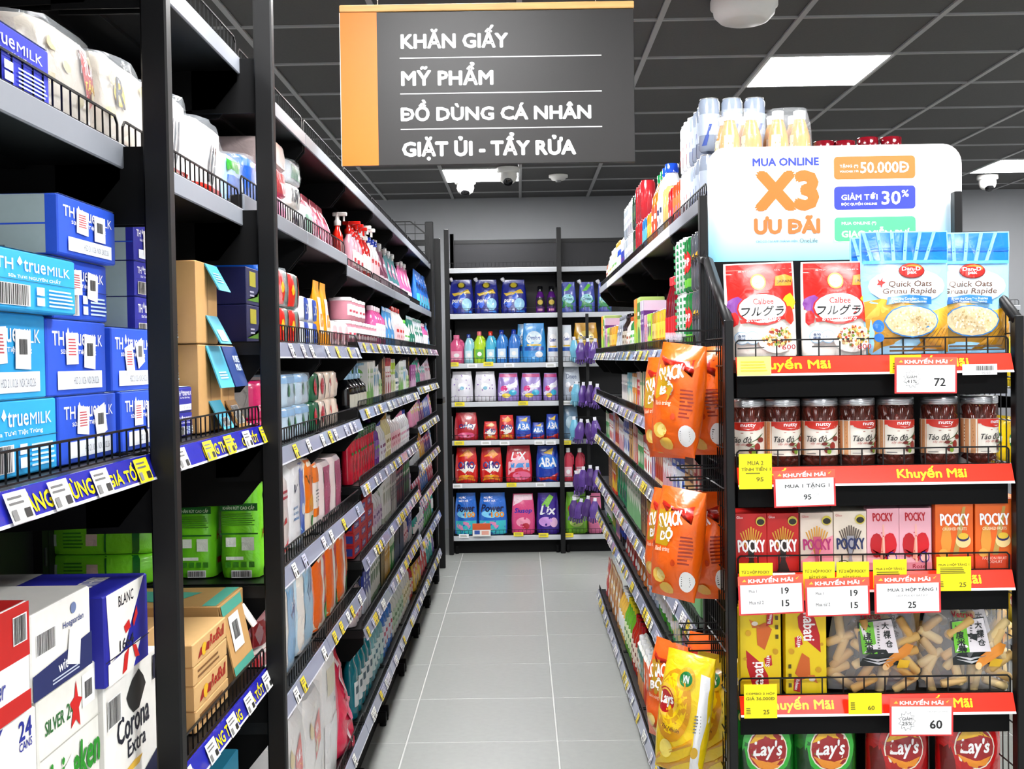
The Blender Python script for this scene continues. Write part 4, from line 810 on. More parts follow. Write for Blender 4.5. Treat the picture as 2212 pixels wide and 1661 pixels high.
# ================================================================ LEFT AISLE, NEAR SECTIONS (Z below 2.52)
_left = left
def left(p, y0, z, *a, **k): return _left(p, y0, z, *a, **{'X': -.63, **k})
TH = '2d66dc'; THC = '30b6ec'; WH = 'ffffff'
def milk(wd, d, h, col, flap=False, stk=(), nm='milk_carton_case', side='b4c2c4', sub='Sữa Tươi Tiệt Trùng'):
    F_ = [('t', 'TH', -.42, .66, -.24, .84, WH, .04), ('p', [(-.2, .8), (-.17, .9), (-.14, .8), (-.17, .74)], WH), ('t', 'true', -.13, .66, .12, .85, WH, .03), ('t', 'MILK', .14, .66, .42, .82, WH), ('t', sub, -.3, .53, .3, .61, WH, .03)]
    if flap: F_ += [('r', -.5, .49, .5, .5, '12607a' if col == THC else '15307c'), ('b', -.42, .08, -.08, .42), ('r', .0, .28, .09, .42, 'e8f4f8'), ('r', .0, .1, .09, .24, 'e8f4f8'), ('l', .14, .08, .46, .42, 5, 'd6ecf4')]
    else: F_ += [('r', -.36, .08, .4, .32, 'eef2f8'), ('t', 'HSD 21.10.26  NSX 24.02.26', -.1, .14, .34, .24, '8a8f98')]
    for (x, y, w_, hh, a, t) in stk:
        ca, sa = math.cos(a), math.sin(a); asp = wd/h; q = lambda u, v: (x+(u*w_*ca-v*hh/asp*sa), y+(u*w_*asp*sa+v*hh*ca))
        F_ += [('p', [q(-.5, -.5), q(.5, -.5), q(.5, .5), q(-.5, .5)], 'f2f2f0')]
        if t: F_ += [('b', x-w_*.28, y-.06*1, x+w_*.28, y+.12)]
        else: F_ += [('l', x-w_*.32, y-.1, x+w_*.34, y+.14, 6, 'd0606a')]
    L_ = [('r', -.49, .485, .49, .515, TH)] if not flap else []
    return P_box(nm, wd, d, h, col, F_, L=[('r', -.498, .01, .45, .99, side)]+L_+[('t', 'K', .0, .62, .22, .86, '2a6fa8', .03), ('l', -.2, .1, .3, .36, 4, '55606a')], T=[('r', -.49, -0.0, .49, .99, side)], kind='card', c=.002)
S2 = lambda a=0, b=0: [(-.12, .62, .2, .42, a, 0), (.18, .58, .2, .46, b, 1)]
z = 1.345+RH
A = dict(cat='carton', group='milk cartons on the left rack')
left(milk(.235, .3, .095, THC, True), 1.305, z, 'cyan milk case with a flap and big barcode, bottom row beside the blue cases', **A)
left(milk(.235, .3, .095, THC, True), 1.065, z, 'cyan milk case at the far left of the bottom row', **A)
left(milk(.225, .3, .108, THC, False, S2(.05, -.03)), 1.285, z+.096, 'cyan milk case with two stickers, second row', **A)
left(milk(.255, .31, .072, THC, True, sub='Sữa Tươi NGUYÊN CHẤT'), 1.285, z+.205, 'low cyan milk tray with a barcode, topmost of the cyan stack', X=-.60, **A)
left(milk(.22, .3, .095, TH, False, S2(-.1, .25)), 1.548, z, 'blue milk case in the bottom row, right of the cyan case', **A)
left(milk(.215, .3, .105, TH, False, S2(.02, -.08)), 1.515, z+.096, 'blue milk case with two stickers, second row above the bottom one', **A)
left(milk(.2, .3, .085, TH, True, S2(.06, -.1)), 1.54, z+.202, 'blue milk case with a barcode, third row', **A)
left(milk(.215, .34, .08, TH, False, S2(-.04, 0)), 1.525, z+.288, 'blue milk case with pale grey sides, topmost of its stack', X=-.615, **A)
left(milk(.2, .3, .095, TH, False, S2(0, .05)), 1.778, z, 'blue milk case in the bottom row, next to the front post', X=-.625, **A)
left(milk(.19, .3, .1, TH, False, [(-.1, .5, .2, .46, .25, 0), (.16, .6, .18, .42, .35, 1)]), 1.755, z+.096, 'blue milk case in the second row, next to the front post', **A)
PU = '3438a8'
for k, (h, lb) in enumerate([(.09, 'bottom'), (.085, 'second'), (.08, 'third'), (.062, 'fourth'), (.065, 'top')]):
    left(milk(.12, .3, h, PU, k != 4, [(.0, .5, .3, .7, 0, 0)] if k in (1, 4) else ()), 1.985, z+sum((.0905, .0855, .0805, .0625, .065)[:k]), 'dark blue milk tray behind the front post, %s of its stack' % lb, 'carton', 'dark blue milk trays', X=-.668)
for k, (h, dx) in enumerate([(.045, 0), (.048, 0), (.08, .05), (.08, .05)]):
    left(milk(.1, .3, h, PU, k != 1, [(.1, .5, .3, .7, 0, 0)] if k == 3 else ()), 2.112, z+(0, .0455, .094, .1745)[k], 'dark blue milk tray just right of the front post, %s of its stack' % ('bottom', 'second', 'third', 'top')[k], 'carton', 'dark blue milk trays', X=-.64-dx*.5)
# opened brown cases
def brown(wd, d, h, flap, lab=None, name='open_brown_case', T=None, col='cfa872'):
    g = G(); g.box(-wd/2, -d/2, 0, wd/2, d/2, h, M(col, 'card'), .002)
    draw(g, face(wd, d, h, 'F'), [('r', .0, .01, .012, .99, '7a5630')], 'card', False); draw(g, face(wd, d, h, 'L'), [('l', -.2, .3, .3, .5, 3, 'a07844')], 'card', False)
    if T: draw(g, face(wd, d, h, 'T'), T, 'card', False, 1)
    parts = []
    for i, (x0, z0, x1, z1, c, tx) in enumerate(flap):
        q = G(); q.add([(x0*wd, -d/2-.002, z1*h), (x1*wd, -d/2-.002, z1*h), (x1*wd+.004, -d/2-.03, z0*h), (x0*wd+.004, -d/2-.03, z0*h), (x0*wd, -d/2+.001, z1*h), (x1*wd, -d/2+.001, z1*h), (x1*wd+.004, -d/2-.027, z0*h), (x0*wd+.004, -d/2-.027, z0*h)], [(3, 2, 1, 0), (4, 5, 6, 7), (0, 1, 5, 4), (2, 3, 7, 6), (0, 4, 7, 3), (1, 2, 6, 5)], M(c, 'card'))
        mpf = lambda a, b, e: (((x0+x1)/2+a*(x1-x0))*wd, -d/2-.002-.028*(1-b)-e-.001, (z0+(z1-z0)*b)*h)
        draw(q, mpf, tx, 'card', False, 1); parts.append(('flap', q.mesh('flap')))
    return Pr(name, g.mesh(name), parts, wd, d, h)
CY = '5ab4cc'
left(brown(.16, .3, .175, [(-.2, .5, .46, .99, CY, [('l', -.3, .2, .3, .4, 3, 'd8eef4')]), (-.1, .02, .42, .35, CY, [('b', -.3, .1, .3, .4)])]), 2.23, z, 'opened brown case with teal flaps, bottom of the brown stack', 'box', 'opened brown cases')
left(brown(.15, .3, .162, [(-.12, .66, .46, .99, CY, [('l', -.3, .3, .3, .7, 4, 'a8dcea')]), (-.1, .0, .45, .35, CY, [('r', -.3, .1, .3, .5, 'e8f0f2')])]), 2.225, z+.177, 'opened brown case with teal flaps, top of the brown stack', 'box', 'opened brown cases')
left(brown(.11, .28, .175, [(-.5, .5, .5, .99, '2c4a86', [('t', 'PURE', -.0, .6, .4, .76, 'd9e4f2', .05), ('t', 'MILK', -.0, .4, .4, .56, 'd9e4f2', .05)]), (-.3, .0, .45, .33, 'a8824e', [('b', -.35, .15, .35, .8)])]), 2.395, z, 'opened brown case with a navy flap beside the rack post', 'box', 'opened brown cases')

# top shelf of the near sections
z = 1.82+RH
left(milk(.27, .3, .075, '3a46cc', True, sub='Sữa Tươi Tiệt Trùng CÓ ĐƯỜNG'), 1.237, z, 'deep blue milk case on the upper left shelf', 'carton', 'milk cartons on the left rack', X=-.615)
left(milk(.2, .3, .075, '3a46cc', True), 1.03, z, 'deep blue milk case on the upper shelf at the frame edge', 'carton', 'milk cartons on the left rack', X=-.615)
put(P_box('red_box', .2, .2, .12, 'c8281c', kind='card'), (-.80, 1.42, z), H90, 'red box behind the deep blue milk case on the upper shelf', 'box')
fl = [('p', blob(x, y, .06, .06, 7, .4, k), 'd8ccaa') for k, (x, y) in enumerate(((-.3, .75), (-.1, .6), (-.32, .4), (.3, .8), (.1, .3), (.34, .45)))]
LF = lambda k: [('p', blob(x, y, .1, .07, 7, .4, 5*k+j), 'dccfa8') for j, (x, y) in enumerate(((-.25, .75), (.2, .6), (-.1, .4), (.3, .25)))]
tis = lambda w_, d, h, F_, seed, col='dcd4c8', **kw: P_soft('tissue_pack', w_, d, h, col, F_, seed=seed, **kw)
TG = 'tissue bales on the left upper shelf'
left(tis(.235, .26, .135, fl+[('p', [(.1, .9), (.42, .9), (.46, .3), (.2, .4)], 'd8321e'), ('t', 'MUA 1', .14, .64, .42, .78, 'ffffff', .04), ('t', 'TẶNG 1', .18, .46, .44, .6, 'f4d820', .05)], 2, L=LF(2), wrap=True), 1.512, z, 'white tissue bale with a red buy one get one sticker', 'tissue pack', TG)
left(tis(.225, .26, .148, fl[:4]+[('e', -.2, .62, .09, .14, 'e2bf3a'), ('t', 'R', -.26, .48, -.12, .78, '3a3026', .06)], 5, L=LF(1), wrap=True), 1.752, z, 'white tissue bale with a gold leaf print and letter R', 'tissue pack', TG)
BS = [('p', [(-.1+.08*k, .7), (-.07+.08*k, .72), (-.13+.08*k, .4), (-.17+.08*k, .2), (-.2+.08*k, .2), (-.17+.08*k, .45)], '2b2b33') for k in range(3)]
left(tis(.24, .26, .16, BS+[('r', -.45, .02, .4, .14, 'd8321e'), ('t', 'TẶNG 1', -.3, .03, .1, .12, 'f4d820', .05)], 8, col='dcd8d4', wrap=True), 2.0, z, 'white tissue bale with three black stripes, right of the first post', 'tissue pack', TG)
left(tis(.24, .26, .155, BS+[('r', -.45, .02, .4, .16, 'd8321e')], 9, col='dad5d2', wrap=True), 2.25, z, 'white tissue bale with black stripes and a red band', 'tissue pack', TG)
left(tis(.15, .24, .125, [('p', [(-.4, .9), (.3, .95), (.1, .7), (-.4, .7)], '4cc04a'), ('r', -.4, .2, .1, .62, '3a7ad0'), ('e', .2, .5, .15, .2, 'dfeefc')], 12, col='b4d4ee', wrap=True), 2.5, z, 'green and blue tissue bale in clear film beside the second post', 'tissue pack', TG)
left(tis(.14, .24, .13, [('r', -.45, .1, .45, .8, '2a6ac0')], 14, col='4a8ad0', wrap=True), 2.66, z+.02, 'blue tissue bale half hidden by the second post', 'tissue pack', TG)

# beer and drink cases
z = .81+RH; BG = 'beer cases on the lower left'
def bc(wd, d, h, col, F_, L=(), T=(), top=None): return P_box('beer_case', wd, d, h, col, F_, L=L, T=T, kind='card', top=top, c=.002)
NV = '1c2a6e'
left(bc(.175, .34, .255, 'f0eeea', [('t', '24', .22, .88, .42, .97, '2438a0', .06), ('t', 'CANS', .22, .83, .42, .87, '2438a0', .04), ('p', [(-.1, 1), (-.02, 1), (-.3, .84), (-.4, .84)], '2438a0'), ('p', blob(-.1, .7, .22, .13, 14, .15, 2), 'd98a2c'), ('p', blob(-.1, .7, .15, .09, 12, .2, 3), 'f2d9b0')]+[('p', [(-.25+.07*k, .8), (-.23+.07*k, .8), (-.22+.07*k, .7), (-.25+.07*k, .72)], '2a1a14') for k in range(5)]+[('p', [(-.3, .2), (.1, .25), (.2, .0), (-.35, .0)], '2438a0'), ('p', [(.2, .45), (.3, .5), (.34, .4), (.3, .25), (.26, .25), (.28, .38)], 'd98a2c')]), 1.22, z, 'white and blue beer case printed 24 CANS at the bottom left', 'case', BG, X=-.605)
left(bc(.2, .34, .258, 'ecebe4', [('t', 'SILVER', -.4, .8, -.1, .87, '2f7a3c', .04), ('t', '24', -.06, .8, .06, .88, '2f7a3c', .03), ('p', [(.1, .97), (.13, .88), (.2, .86), (.14, .82), (.16, .72), (.09, .77), (-.0, .74), (.04, .82), (-.01, .87), (.07, .89)], 'd0221e'), ('r', .2, .8, .42, .97, 'f6f6f4'), ('b', .24, .84, .38, .93), ('r', -.5, .7, .5, .708, 'b9b8b0'), ('t', 'Heineken', -.48, .46, .48, .64, '2f9a2f', .07, .1), ('p', [(-.3, .52), (.0, .62), (.06, .3), (-.22, .2)], 'f5f5f3'), ('l', -.2, .34, .0, .5, 4, 'd88a8a')], T=[('r', -.4, .2, .4, .8, 'dddcd6')]), 1.4, z, 'white beer case with green lettering and a red star', 'case', BG, X=-.605)
left(bc(.235, .34, .215, 'f1efea', [('p', blob(.05, .8, .17, .12, 10, .25, 3), '2a2a2a'), ('t', 'Corona', -.3, .52, .3, .7, '22263a', .05), ('t', 'Extra', -.12, .38, .22, .5, '22263a', .03), ('p', [(-.5, .0), (.5, .0), (.5, .26), (.1, .16), (-.5, .1)], '232a52'), ('e', -.02, .13, .1, .12, 'e0a82c'), ('p', blob(-.02, .3, .2, .03, 9, .5, 2), 'e8c050'), ('b', -.46, .7, -.24, .88), ('r', .38, .78, .46, .96, '1a2140')]), 1.61, z, 'white and navy beer case with black script lettering and hand hole', 'case', BG, X=-.6)
left(bc(.17, .3, .13, 'f4f2ee', [('r', -.5, .5, .5, 1, 'c8201c'), ('r', -.5, .0, .5, .18, 'c8201c'), ('e', -.3, .65, .26, .3, 'e0503c'), ('e', -.3, .62, .2, .22, 'a81814'), ('t', 'Budweiser', -.5, .24, .1, .42, '3a4aa0', .03, .2), ('b', .24, .66, .44, .9)], top='c8201c'), 1.2, z+.26, 'red and white beer case at the left edge of the frame', 'case', BG, X=-.60)
left(bc(.19, .34, .107, 'edebe6', [('b', -.42, .5, -.12, .74), ('t', 'Hoegaarden', .0, .62, .36, .72, '2f4a8a', .03), ('e', .18, .84, .05, .07, '7a8ab0'), ('p', [(-.5, .0), (.5, .0), (.5, .42), (-.5, .3)], '22336e'), ('t', 'wit', -.1, .16, .06, .28, WH, .04), ('l', -.2, .05, .3, .13, 2, 'c8d0e0'), ('p', [(.1, .62), (.3, .5), (.26, .1), (.04, .2)], 'f4f3f0')], T=[('l', -.3, .3, .3, .6, 2, '9a9aa4')], top='d9d7d2'), 1.375, z+.262, 'white and navy wheat beer case with a barcode sticker', 'case', BG, X=-.6)
left(bc(.185, .36, .13, '2026a4', [('p', [(-.46, 1), (.4, 1), (-.1, .3), (-.4, .24)], 'f0eee8'), ('t', 'BLANC', -.2, .8, .14, .92, '2a2a3a', .04), ('p', [(-.45, .24), (.3, .3), (.1, .0), (-.45, .0)], 'f0eee8'), ('r', -.5, .27, .5, .285, '14144a'), ('t', '1664', -.2, .3, .12, .42, '2a2a3a', .04), ('p', [(-.1, .55), (.02, .6), (.05, .5), (-.06, .46)], 'd0221e'), ('p', [(.1, .55), (.2, .7), (.22, .6), (.12, .48)], 'd0221e'), ('p', [(-.1, .24), (.0, .28), (-.06, .05), (-.16, .03)], 'd0221e'), ('p', [(.08, .28), (.16, .26), (.24, .1), (.14, .12)], 'd0221e')], T=[('r', -.49, .45, .49, .99, 'c8c6c4'), ('t', 'BEST SHARED WITH FRIENDS', -.4, .12, .3, .2, 'f0eee8', .02), ('p', [(-.2, .6), (.1, .66), (.2, .6), (-.1, .54)], 'c02a26')], L=[('r', -.49, .6, .3, .98, 'e6e4de')]), 1.59, z+.217, 'deep blue and white beer case topmost, next to the first post', 'case', BG, X=-.59)
for i in range(3):
    put(bc(.2, .3, .25, 'cfa872' if i else 'e8e4dc', []), (-.93+.0*i, 1.3+.22*i, z), H90, 'case standing behind the beer cases at the rack back, %s' % ('left', 'middle', 'right')[i], 'case', 'cases behind the front row')
def plainb(wd, d, h, nm_='brown_case', F_=(), T=(), col='ceaa78'): return P_box(nm_, wd, d, h, col, F_, T=T, kind='card', c=.002)
left(plainb(.15, .32, .12, F_=[('p', [(-.3, .5), (-.3, .8), (-.1, .8), (-.1, .5)], '5f86b0')]), 1.853, z, 'plain brown case low beside the corona-white case and first post'.replace('corona-white', 'navy and white'), 'case', 'brown cases behind the first post')
left(plainb(.15, .32, .105, F_=[('t', '24', -.3, .3, -.1, .7, '4a78a8', .04), ('r', -.05, .3, .2, .6, '5f86b0')]), 1.853, z+.122, 'brown case with blue marks stacked on another brown case', 'case', 'brown cases behind the first post')
RBF = [('t', 'RedBull', -.02, .3, .42, .8, 'b8241c', .06, .15), ('p', [(-.38, .2), (-.3, .6), (-.22, .62), (-.24, .3)], 'a8281c'), ('e', -.2, .45, .07, .28, 'ecc030'), ('p', [(-.18, .3), (-.12, .62), (-.04, .6), (-.06, .25)], 'a8281c')]
for k, (h, lb, F_) in enumerate([(.04, 'lowest tray', [('l', -.4, .2, .4, .8, 2, '8a6438')]), (.046, 'second tray from the bottom', RBF), (.034, 'plain middle tray', [('l', -.4, .2, .3, .8, 2, '8a6438')]), (.042, 'topmost tray', RBF)]):
    left(plainb(.23, .34, h, 'energy_drink_tray', F_, T=[('r', -.48, .9, .48, .97, '2c4a86'), ('l', -.3, .2, .3, .6, 3, '9a7444')], col='dcb884'), 2.055-.003*k, z+(0, .041, .088, .123)[k], 'brown energy drink tray in the stack, %s' % lb, 'tray', 'brown energy drink trays', X=-.6)
TL = '5fae9c'
left(brown(.2, .36, .18, [(-.5, .2, .3, .99, 'cfa872', [('r', -.5, .85, .5, 1, TL), ('r', -.5, .0, .5, .12, TL), ('r', -.3, .3, .2, .8, 'eceae6'), ('b', -.2, .45, .1, .7)]), (.3, .55, .5, .8, 'e8e4e0', [])], T=[('r', -.48, .9, .48, .99, TL), ('r', -.48, .02, .48, .1, TL), ('p', [(-.3, .3), (.2, .2), (.3, .6), (.0, .7), (-.2, .6)], TL)], col='c09c68'), 2.3, z, 'teal printed brown case with a torn flap by the second post', 'box', X=-.62)
for i in range(3): put(plainb(.24, .3, .16), (-.9, 1.98+.25*i, z), H90, 'brown case behind the energy drink trays, %s' % ('left', 'middle', 'right')[i], 'case', 'brown cases at the rack back')
# lowest shelf
z = .2+RH
for i in range(5):
    for k in range(2):
        c_ = ('2f86a0', 'ceaa78', 'e8e4dc', 'ceaa78', '2f86a0')[i]
        left(P_box('drink_case', .27, .36, .22, c_, [('r', -.5, 0, .5, .5, 'ceaa78'), ('e', .0, .7, .12, .16, 'e0a030'), ('t', 'Thiên Nhiên', -.4, .2, .2, .3, 'f0f0f0', .03)], T=[('r', -.48, .02, .48, .98, '2f86a0' if i > 2 else c_), ('e', .0, .5, .12, .16, 'e0a030')] if k else (), kind='card', c=.002), 1.06+.285*i, z+.222*k, 'drink case on the lowest left shelf, %s, %s' % (('first in the row', 'second in the row', 'third in the row', 'fourth in the row', 'farthest, teal topped')[i], 'upper' if k else 'lower'), 'case', 'drink cases on the lowest left shelf')

# green tissue packs seen through the open side, on the third section's shelf
z = .99+RH; GR = '90e63c'
def greenp(wd, d, h, seed): 
    side = [('r', -.48, .72, .48, .8, '1f7a34'), ('t', 'KHĂN RÚT CAO CẤP', -.4, .735, .4, .785, 'e8f8e0', .03), ('e', -.0, .9, .1, .05, '1c4a24'), ('l', -.42, .56, .42, .7, 6, '5aa030'), ('r', -.48, .47, .48, .485, '1f7a34'), ('r', -.34, .34, -.08, .44, 'f2f6ee'), ('r', .06, .3, .38, .44, 'f2f6ee'), ('r', -.34, .2, .1, .235, 'f2f6ee')]+[('r', -.36+.2*k, .12, -.22+.2*k, .18, '4a9a2c') for k in range(4)]+[('b', -.2, .02, .3, .08)]
    return P_soft('green_tissue_pack', wd, d, h, GR, [('e', -.25, .88, .06, .05, '1c4a24'), ('e', .25, .88, .06, .05, '1c4a24'), ('r', -.01, .02, .01, .98, '6cbc26'), ('t', 'Hello', -.38, .42, -.1, .52, 'a83a1c', .04, .2), ('t', 'Hello', .12, .42, .4, .52, 'a83a1c', .04, .2), ('r', -.32, .14, -.14, .21, 'c8281c'), ('r', .16, .14, .34, .21, 'c8281c')], L=side, seed=seed, crink=.004)
GG = 'green tissue packs'
left(greenp(.16, .1, .215, 3), 2.6, z, 'green tissue pack standing upright nearest the second post', 'tissue pack', GG, X=-.60)
left(greenp(.16, .09, .205, 6), 2.61, z, 'green tissue pack standing second, its side in shade', 'tissue pack', GG, X=-.71)
for k in range(3):
    g = P_soft('green_tissue_pack', .26, .15, .066, GR, [('r', .06, .02, .075, .98, '1f7a34'), ('r', .3, .02, .36, .98, '1f7a34'), ('r', -.1, .3, .0, .7, 'f2dcd8'), ('r', -.45, .3, -.36, .7, 'dfeede'), ('l', -.3, .2, -.12, .8, 5, '4a9a2c')] if k < 2 else [('t', 'Hello', .22, .4, .42, .75, 'a83a1c', .05, .2), ('e', -.25, .6, .06, .2, '1c4a24'), ('t', 'KHĂN RÚT CAO CẤP', -.15, .5, .2, .65, '3f7a2c', .03)], seed=10+k)
    put(g, (-.955, 2.62, z+.068*k), 0, 'green tissue pack lying flat deep in the shelf, %s of three' % ('bottom', 'middle', 'top')[k], 'tissue pack', 'green tissue packs lying flat')

left = _left

# ================================================================ LEFT AISLE, GONDOLA SECTIONS
def S(lv, i): return lv[i][0]+RH
rolls = lambda col, c2, F_=(): F_ or [('r', -.48, .1, -.1, .9, c2), ('e', .2, .5, .14, .18, c2)]
def lab(s, o=''): return s+' on the left rack'+o
# third section, upper (z 1.893): bales and bags
z = 1.855+RH; U = dict(X=-.635)
for k, (c, c2, lb) in enumerate([('e8579a', 'f4a8c8', 'pink tissue pack, bottom of the upper stack by the second post'), ('e0487c', 'd02030', 'pink tissue pack with red end, middle of the upper stack'), ('ecd8d4', 'f6ece8', 'pale pink tissue pack on top of the upper stack')]):
    left(tis(.22, .22, .07, [('r', -.45, .1, .45, .9, c2)], 30+k, col=c), 2.95, z+.0715*k, lb, 'tissue pack', 'stacked bales on the upper left shelf', **U)
for k, c in enumerate(('f0ece6', 'ece8e4', 'e4eaf0')):
    left(tis(.2, .22, .065, [('p', [(-.3+.1*j, .2), (-.25+.1*j, .2), (-.2+.1*j, .8), (-.26+.1*j, .8)], '4a4a58') for j in range(4)] if k < 2 else [('r', -.3, .2, .3, .8, '8fb8a0')], 33+k, col=c, wrap=k == 2), 3.18, z+.0665*k, 'white tissue bale in the upper stack, %s' % ('bottom', 'middle', 'top, in clear film')[k], 'tissue pack', 'stacked bales on the upper left shelf', **U)
left(tis(.18, .22, .1, [('r', -.3, .2, .3, .7, '8fb8a0')], 37, col='e8ecf0', wrap=True), 3.385, z, 'white tissue bale in clear film beside the pink bags', 'tissue pack', 'stacked bales on the upper left shelf', **U)
pb = P_pouch('pink_bag', .13, .09, .155, 'e0647c', [('r', -.35, .1, .35, .6, 'e88aa0'), ('e', 0, .7, .2, .1, 'f0b0c0')], crink=.004)
run(left, pb, 3.58, z, 3, 'tall pink bag on the upper left shelf', 'bag', 'pink bags on the upper left shelf', **U)
z = 1.82+RH
tr1 = P_bottle('spray_bottle', .034, .2, 'd6301f', 'e8e4e0', [('r', -.4, .2, .4, .6, 'e8b0b0')], flat=.6, shape='trigger', caph=.24)
run(left, tr1, 4.1, z, 1, 'red spray bottle with white trigger, alone on the upper shelf', 'bottle', 'spray bottles on the upper left shelf', **U)
tr2 = P_bottle('spray_bottle', .045, .205, 'e0a8b4', 'd03028', [('r', -.4, .2, .4, .6, 'f4e4e4'), ('r', -.3, .3, .3, .4, 'c03040')], flat=.6, shape='trigger', caph=.24)
run(left, tr2, 4.4, z, 3, 'pink spray bottle with red trigger on the upper shelf', 'bottle', 'spray bottles on the upper left shelf', gap=.02, **U)
tr3 = P_bottle('spray_bottle', .05, .225, 'c82a22', 'f0ece8', [('r', -.4, .2, .4, .6, 'f0e4e0')], flat=.6, shape='trigger', caph=.22)
run(left, tr3, 4.72, z, 2, 'red spray bottle with pale trigger on the upper shelf', 'bottle', 'spray bottles on the upper left shelf', gap=.01, **U)
wb = P_bottle('cleaner_bottle', .045, .2, 'f0eeee', '2a4ab0', [('r', -.4, .15, .4, .65, 'e8c8cc'), ('r', -.3, .5, .3, .6, 'c82a32')], flat=.6)
run(left, wb, 4.95, z, 3, 'white cleaner bottle with a blue cap on the upper shelf', 'bottle', 'white cleaner bottles on the upper left shelf', **U)
pp = lambda c, c2, nm_='refill_pouch', w_=.17, h=.2, sp='eeeeee': P_pouch(nm_, w_, .08, h, c, [('e', 0, .6, .32, .2, c2), ('r', -.4, .08, .4, .3, 'f0d8e4'), ('r', -.3, .56, .3, .64, 'f6f6fa')], spout=sp)
run(left, pp('8a4a66', 'c890a8'), 5.3, z, 2, 'plum refill pouch on the upper left shelf', 'pouch', 'plum refill pouches', **U)
run(left, pp('5a9aa0', 'e0a0c0'), 5.68, z, 3, 'teal and pink refill pouch on upper left shelf', 'pouch', 'teal and pink refill pouches', **U)
run(left, pp('e070a8', 'f4c0d8'), 6.3, z, 3, 'bright pink refill pouch on the upper left shelf', 'pouch', 'bright pink refill pouches', **U)
z = 1.81+RH
pw = P_pouch('detergent_pouch', .19, .08, .23, '2a7ad0', [('r', -.45, .05, .45, .35, '5ac0e0'), ('e', .1, .25, .2, .12, 'e880b0'), ('t', 'NƯỚC', -.3, .8, .1, .88, 'ffffff', .05), ('t', 'GIẶT XẢ', -.3, .7, .2, .78, 'ffffff', .05), ('t', 'Power', -.4, .48, .35, .64, '1a2a6a', .07, .2)])
run(left, pw, 6.95, z, 4, 'blue laundry pouch far down the upper left shelf', 'pouch', 'blue laundry pouches on the left rack')

# z 1.568 level
z = 1.53+RH
tb = lambda: P_box('tea_box', .15, .2, .085, '1e2560', [('r', -.3, .5, .1, .9, 'b8b02a'), ('p', [(-.5, .1), (.2, .25), (.5, .7), (.5, .55), (.3, .1)], '6a9a2a'), ('l', -.3, .2, .0, .4, 2, 'c8c8d8')], L=[('r', -.42, .64, .1, .9, 'b8b02a'), ('t', 'ROYALE', -.38, .68, .06, .86, '2a2a14', .05), ('l', -.4, .35, .2, .55, 3, 'b8bcd8')], kind='print')
for k in range(2): left(tb(), 2.59, z+.086*k, 'navy tea box with a gold label, %s of two' % ('lower', 'upper')[k], 'box', 'navy tea boxes', X=-.62+.0*k)
put(P_box('orange_box', .1, .1, .17, 'e0902a'), (-.80, 2.72, z), H90, 'orange box behind the navy tea boxes', 'box')
for k in range(2): left(tis(.12, .2, .1, [('p', [(-.5, .1), (.5, .5), (.5, .7), (-.5, .3)], 'e8f2fa'), ('e', .2, .8, .12, .08, 'dceefa')], 40+k, col='1f6fd0'), 2.75, z+.1*k, 'bright blue tissue pack behind the tea boxes, %s' % ('lower', 'upper')[k], 'tissue pack', 'bright blue tissue packs')
for i in range(2):
    for k in range(2): left(tis(.13, .2, .095, [('r', -.45, .05, -.2, .95, 'c8281c'), ('r', .15, .05, .4, .95, 'd24436'), ('p', blob(-.3, .5, .06, .15), 'f0c030')], 44+k, col='8a9a94', wrap=(k == 1 and i == 0)), 2.89+.135*i, z+.096*k, 'red and grey wrapped pack, %s %s' % (('near', 'far')[i], ('lower', 'upper')[k]), 'tissue pack', 'red and grey wrapped packs')
for i in range(2):
    for k in range(2): left(tis(.125, .15, .068, [('r', -.2, .05, .45, .95, '2a5ac4'), ('t', '32', .0, .3, .3, .7, 'f0f0f0', .05)], 48, col='dfe4ec'), 3.17+.13*i, z+.069*k, 'blue and white tissue pack, %s %s' % (('near', 'far')[i], ('lower', 'upper')[k]), 'tissue pack', 'blue and white tissue packs')
yb = P_pouch('yellow_wipes_bag', .1, .06, .2, 'f0a818', [('r', -.3, .2, .3, .75, 'f4e8d8'), ('r', -.2, .3, .2, .5, 'f0b060')], crink=.004)
run(left, yb, 3.45, z, 2, 'yellow bag of wipes standing upright on the left rack', 'bag', 'yellow bags of wipes', jx=0) if False else [left(yb, 3.45+.12*i, z, 'yellow bag of wipes standing upright, %s' % ('near one', 'far one')[i], 'bag', 'yellow bags of wipes', tx=.05) for i in range(2)]
run(left, tis(.11, .15, .085, [('r', -.3, .3, .3, .6, 'e090a0')], 52, col='f0d4d8'), 3.7, z, 3, 'small pink tissue pack on the left rack', 'tissue pack', 'small pink tissue packs')
z = 1.55+RH
tub = P_tub('cotton_tub', .042, .08, 'e8a8b8', 'f4eef0', [('r', -.3, .2, .3, .7, 'f2e4e8'), ('r', -.2, .35, .2, .45, 'c83a5a')])
for k in range(2): run(left, tub, 4.07, z+.082*k, 9 if k == 0 else 5, 'round pink tub with white lid, %s layer' % ('lower', 'upper')[k], 'tub', 'round pink tubs', gap=.002)
bt = lambda c, cap, l1='f4f4f4', l2=None, r=.032, h=.19, **k: P_bottle('bottle', r, h, c, cap, [('r', -.38, .2, .38, .62, l1), ('r', -.26, .42, .26, .5, l2 or cap), ('e', 0, .3, .16, .05, l2 or cap)], **k)
_bn = [0]
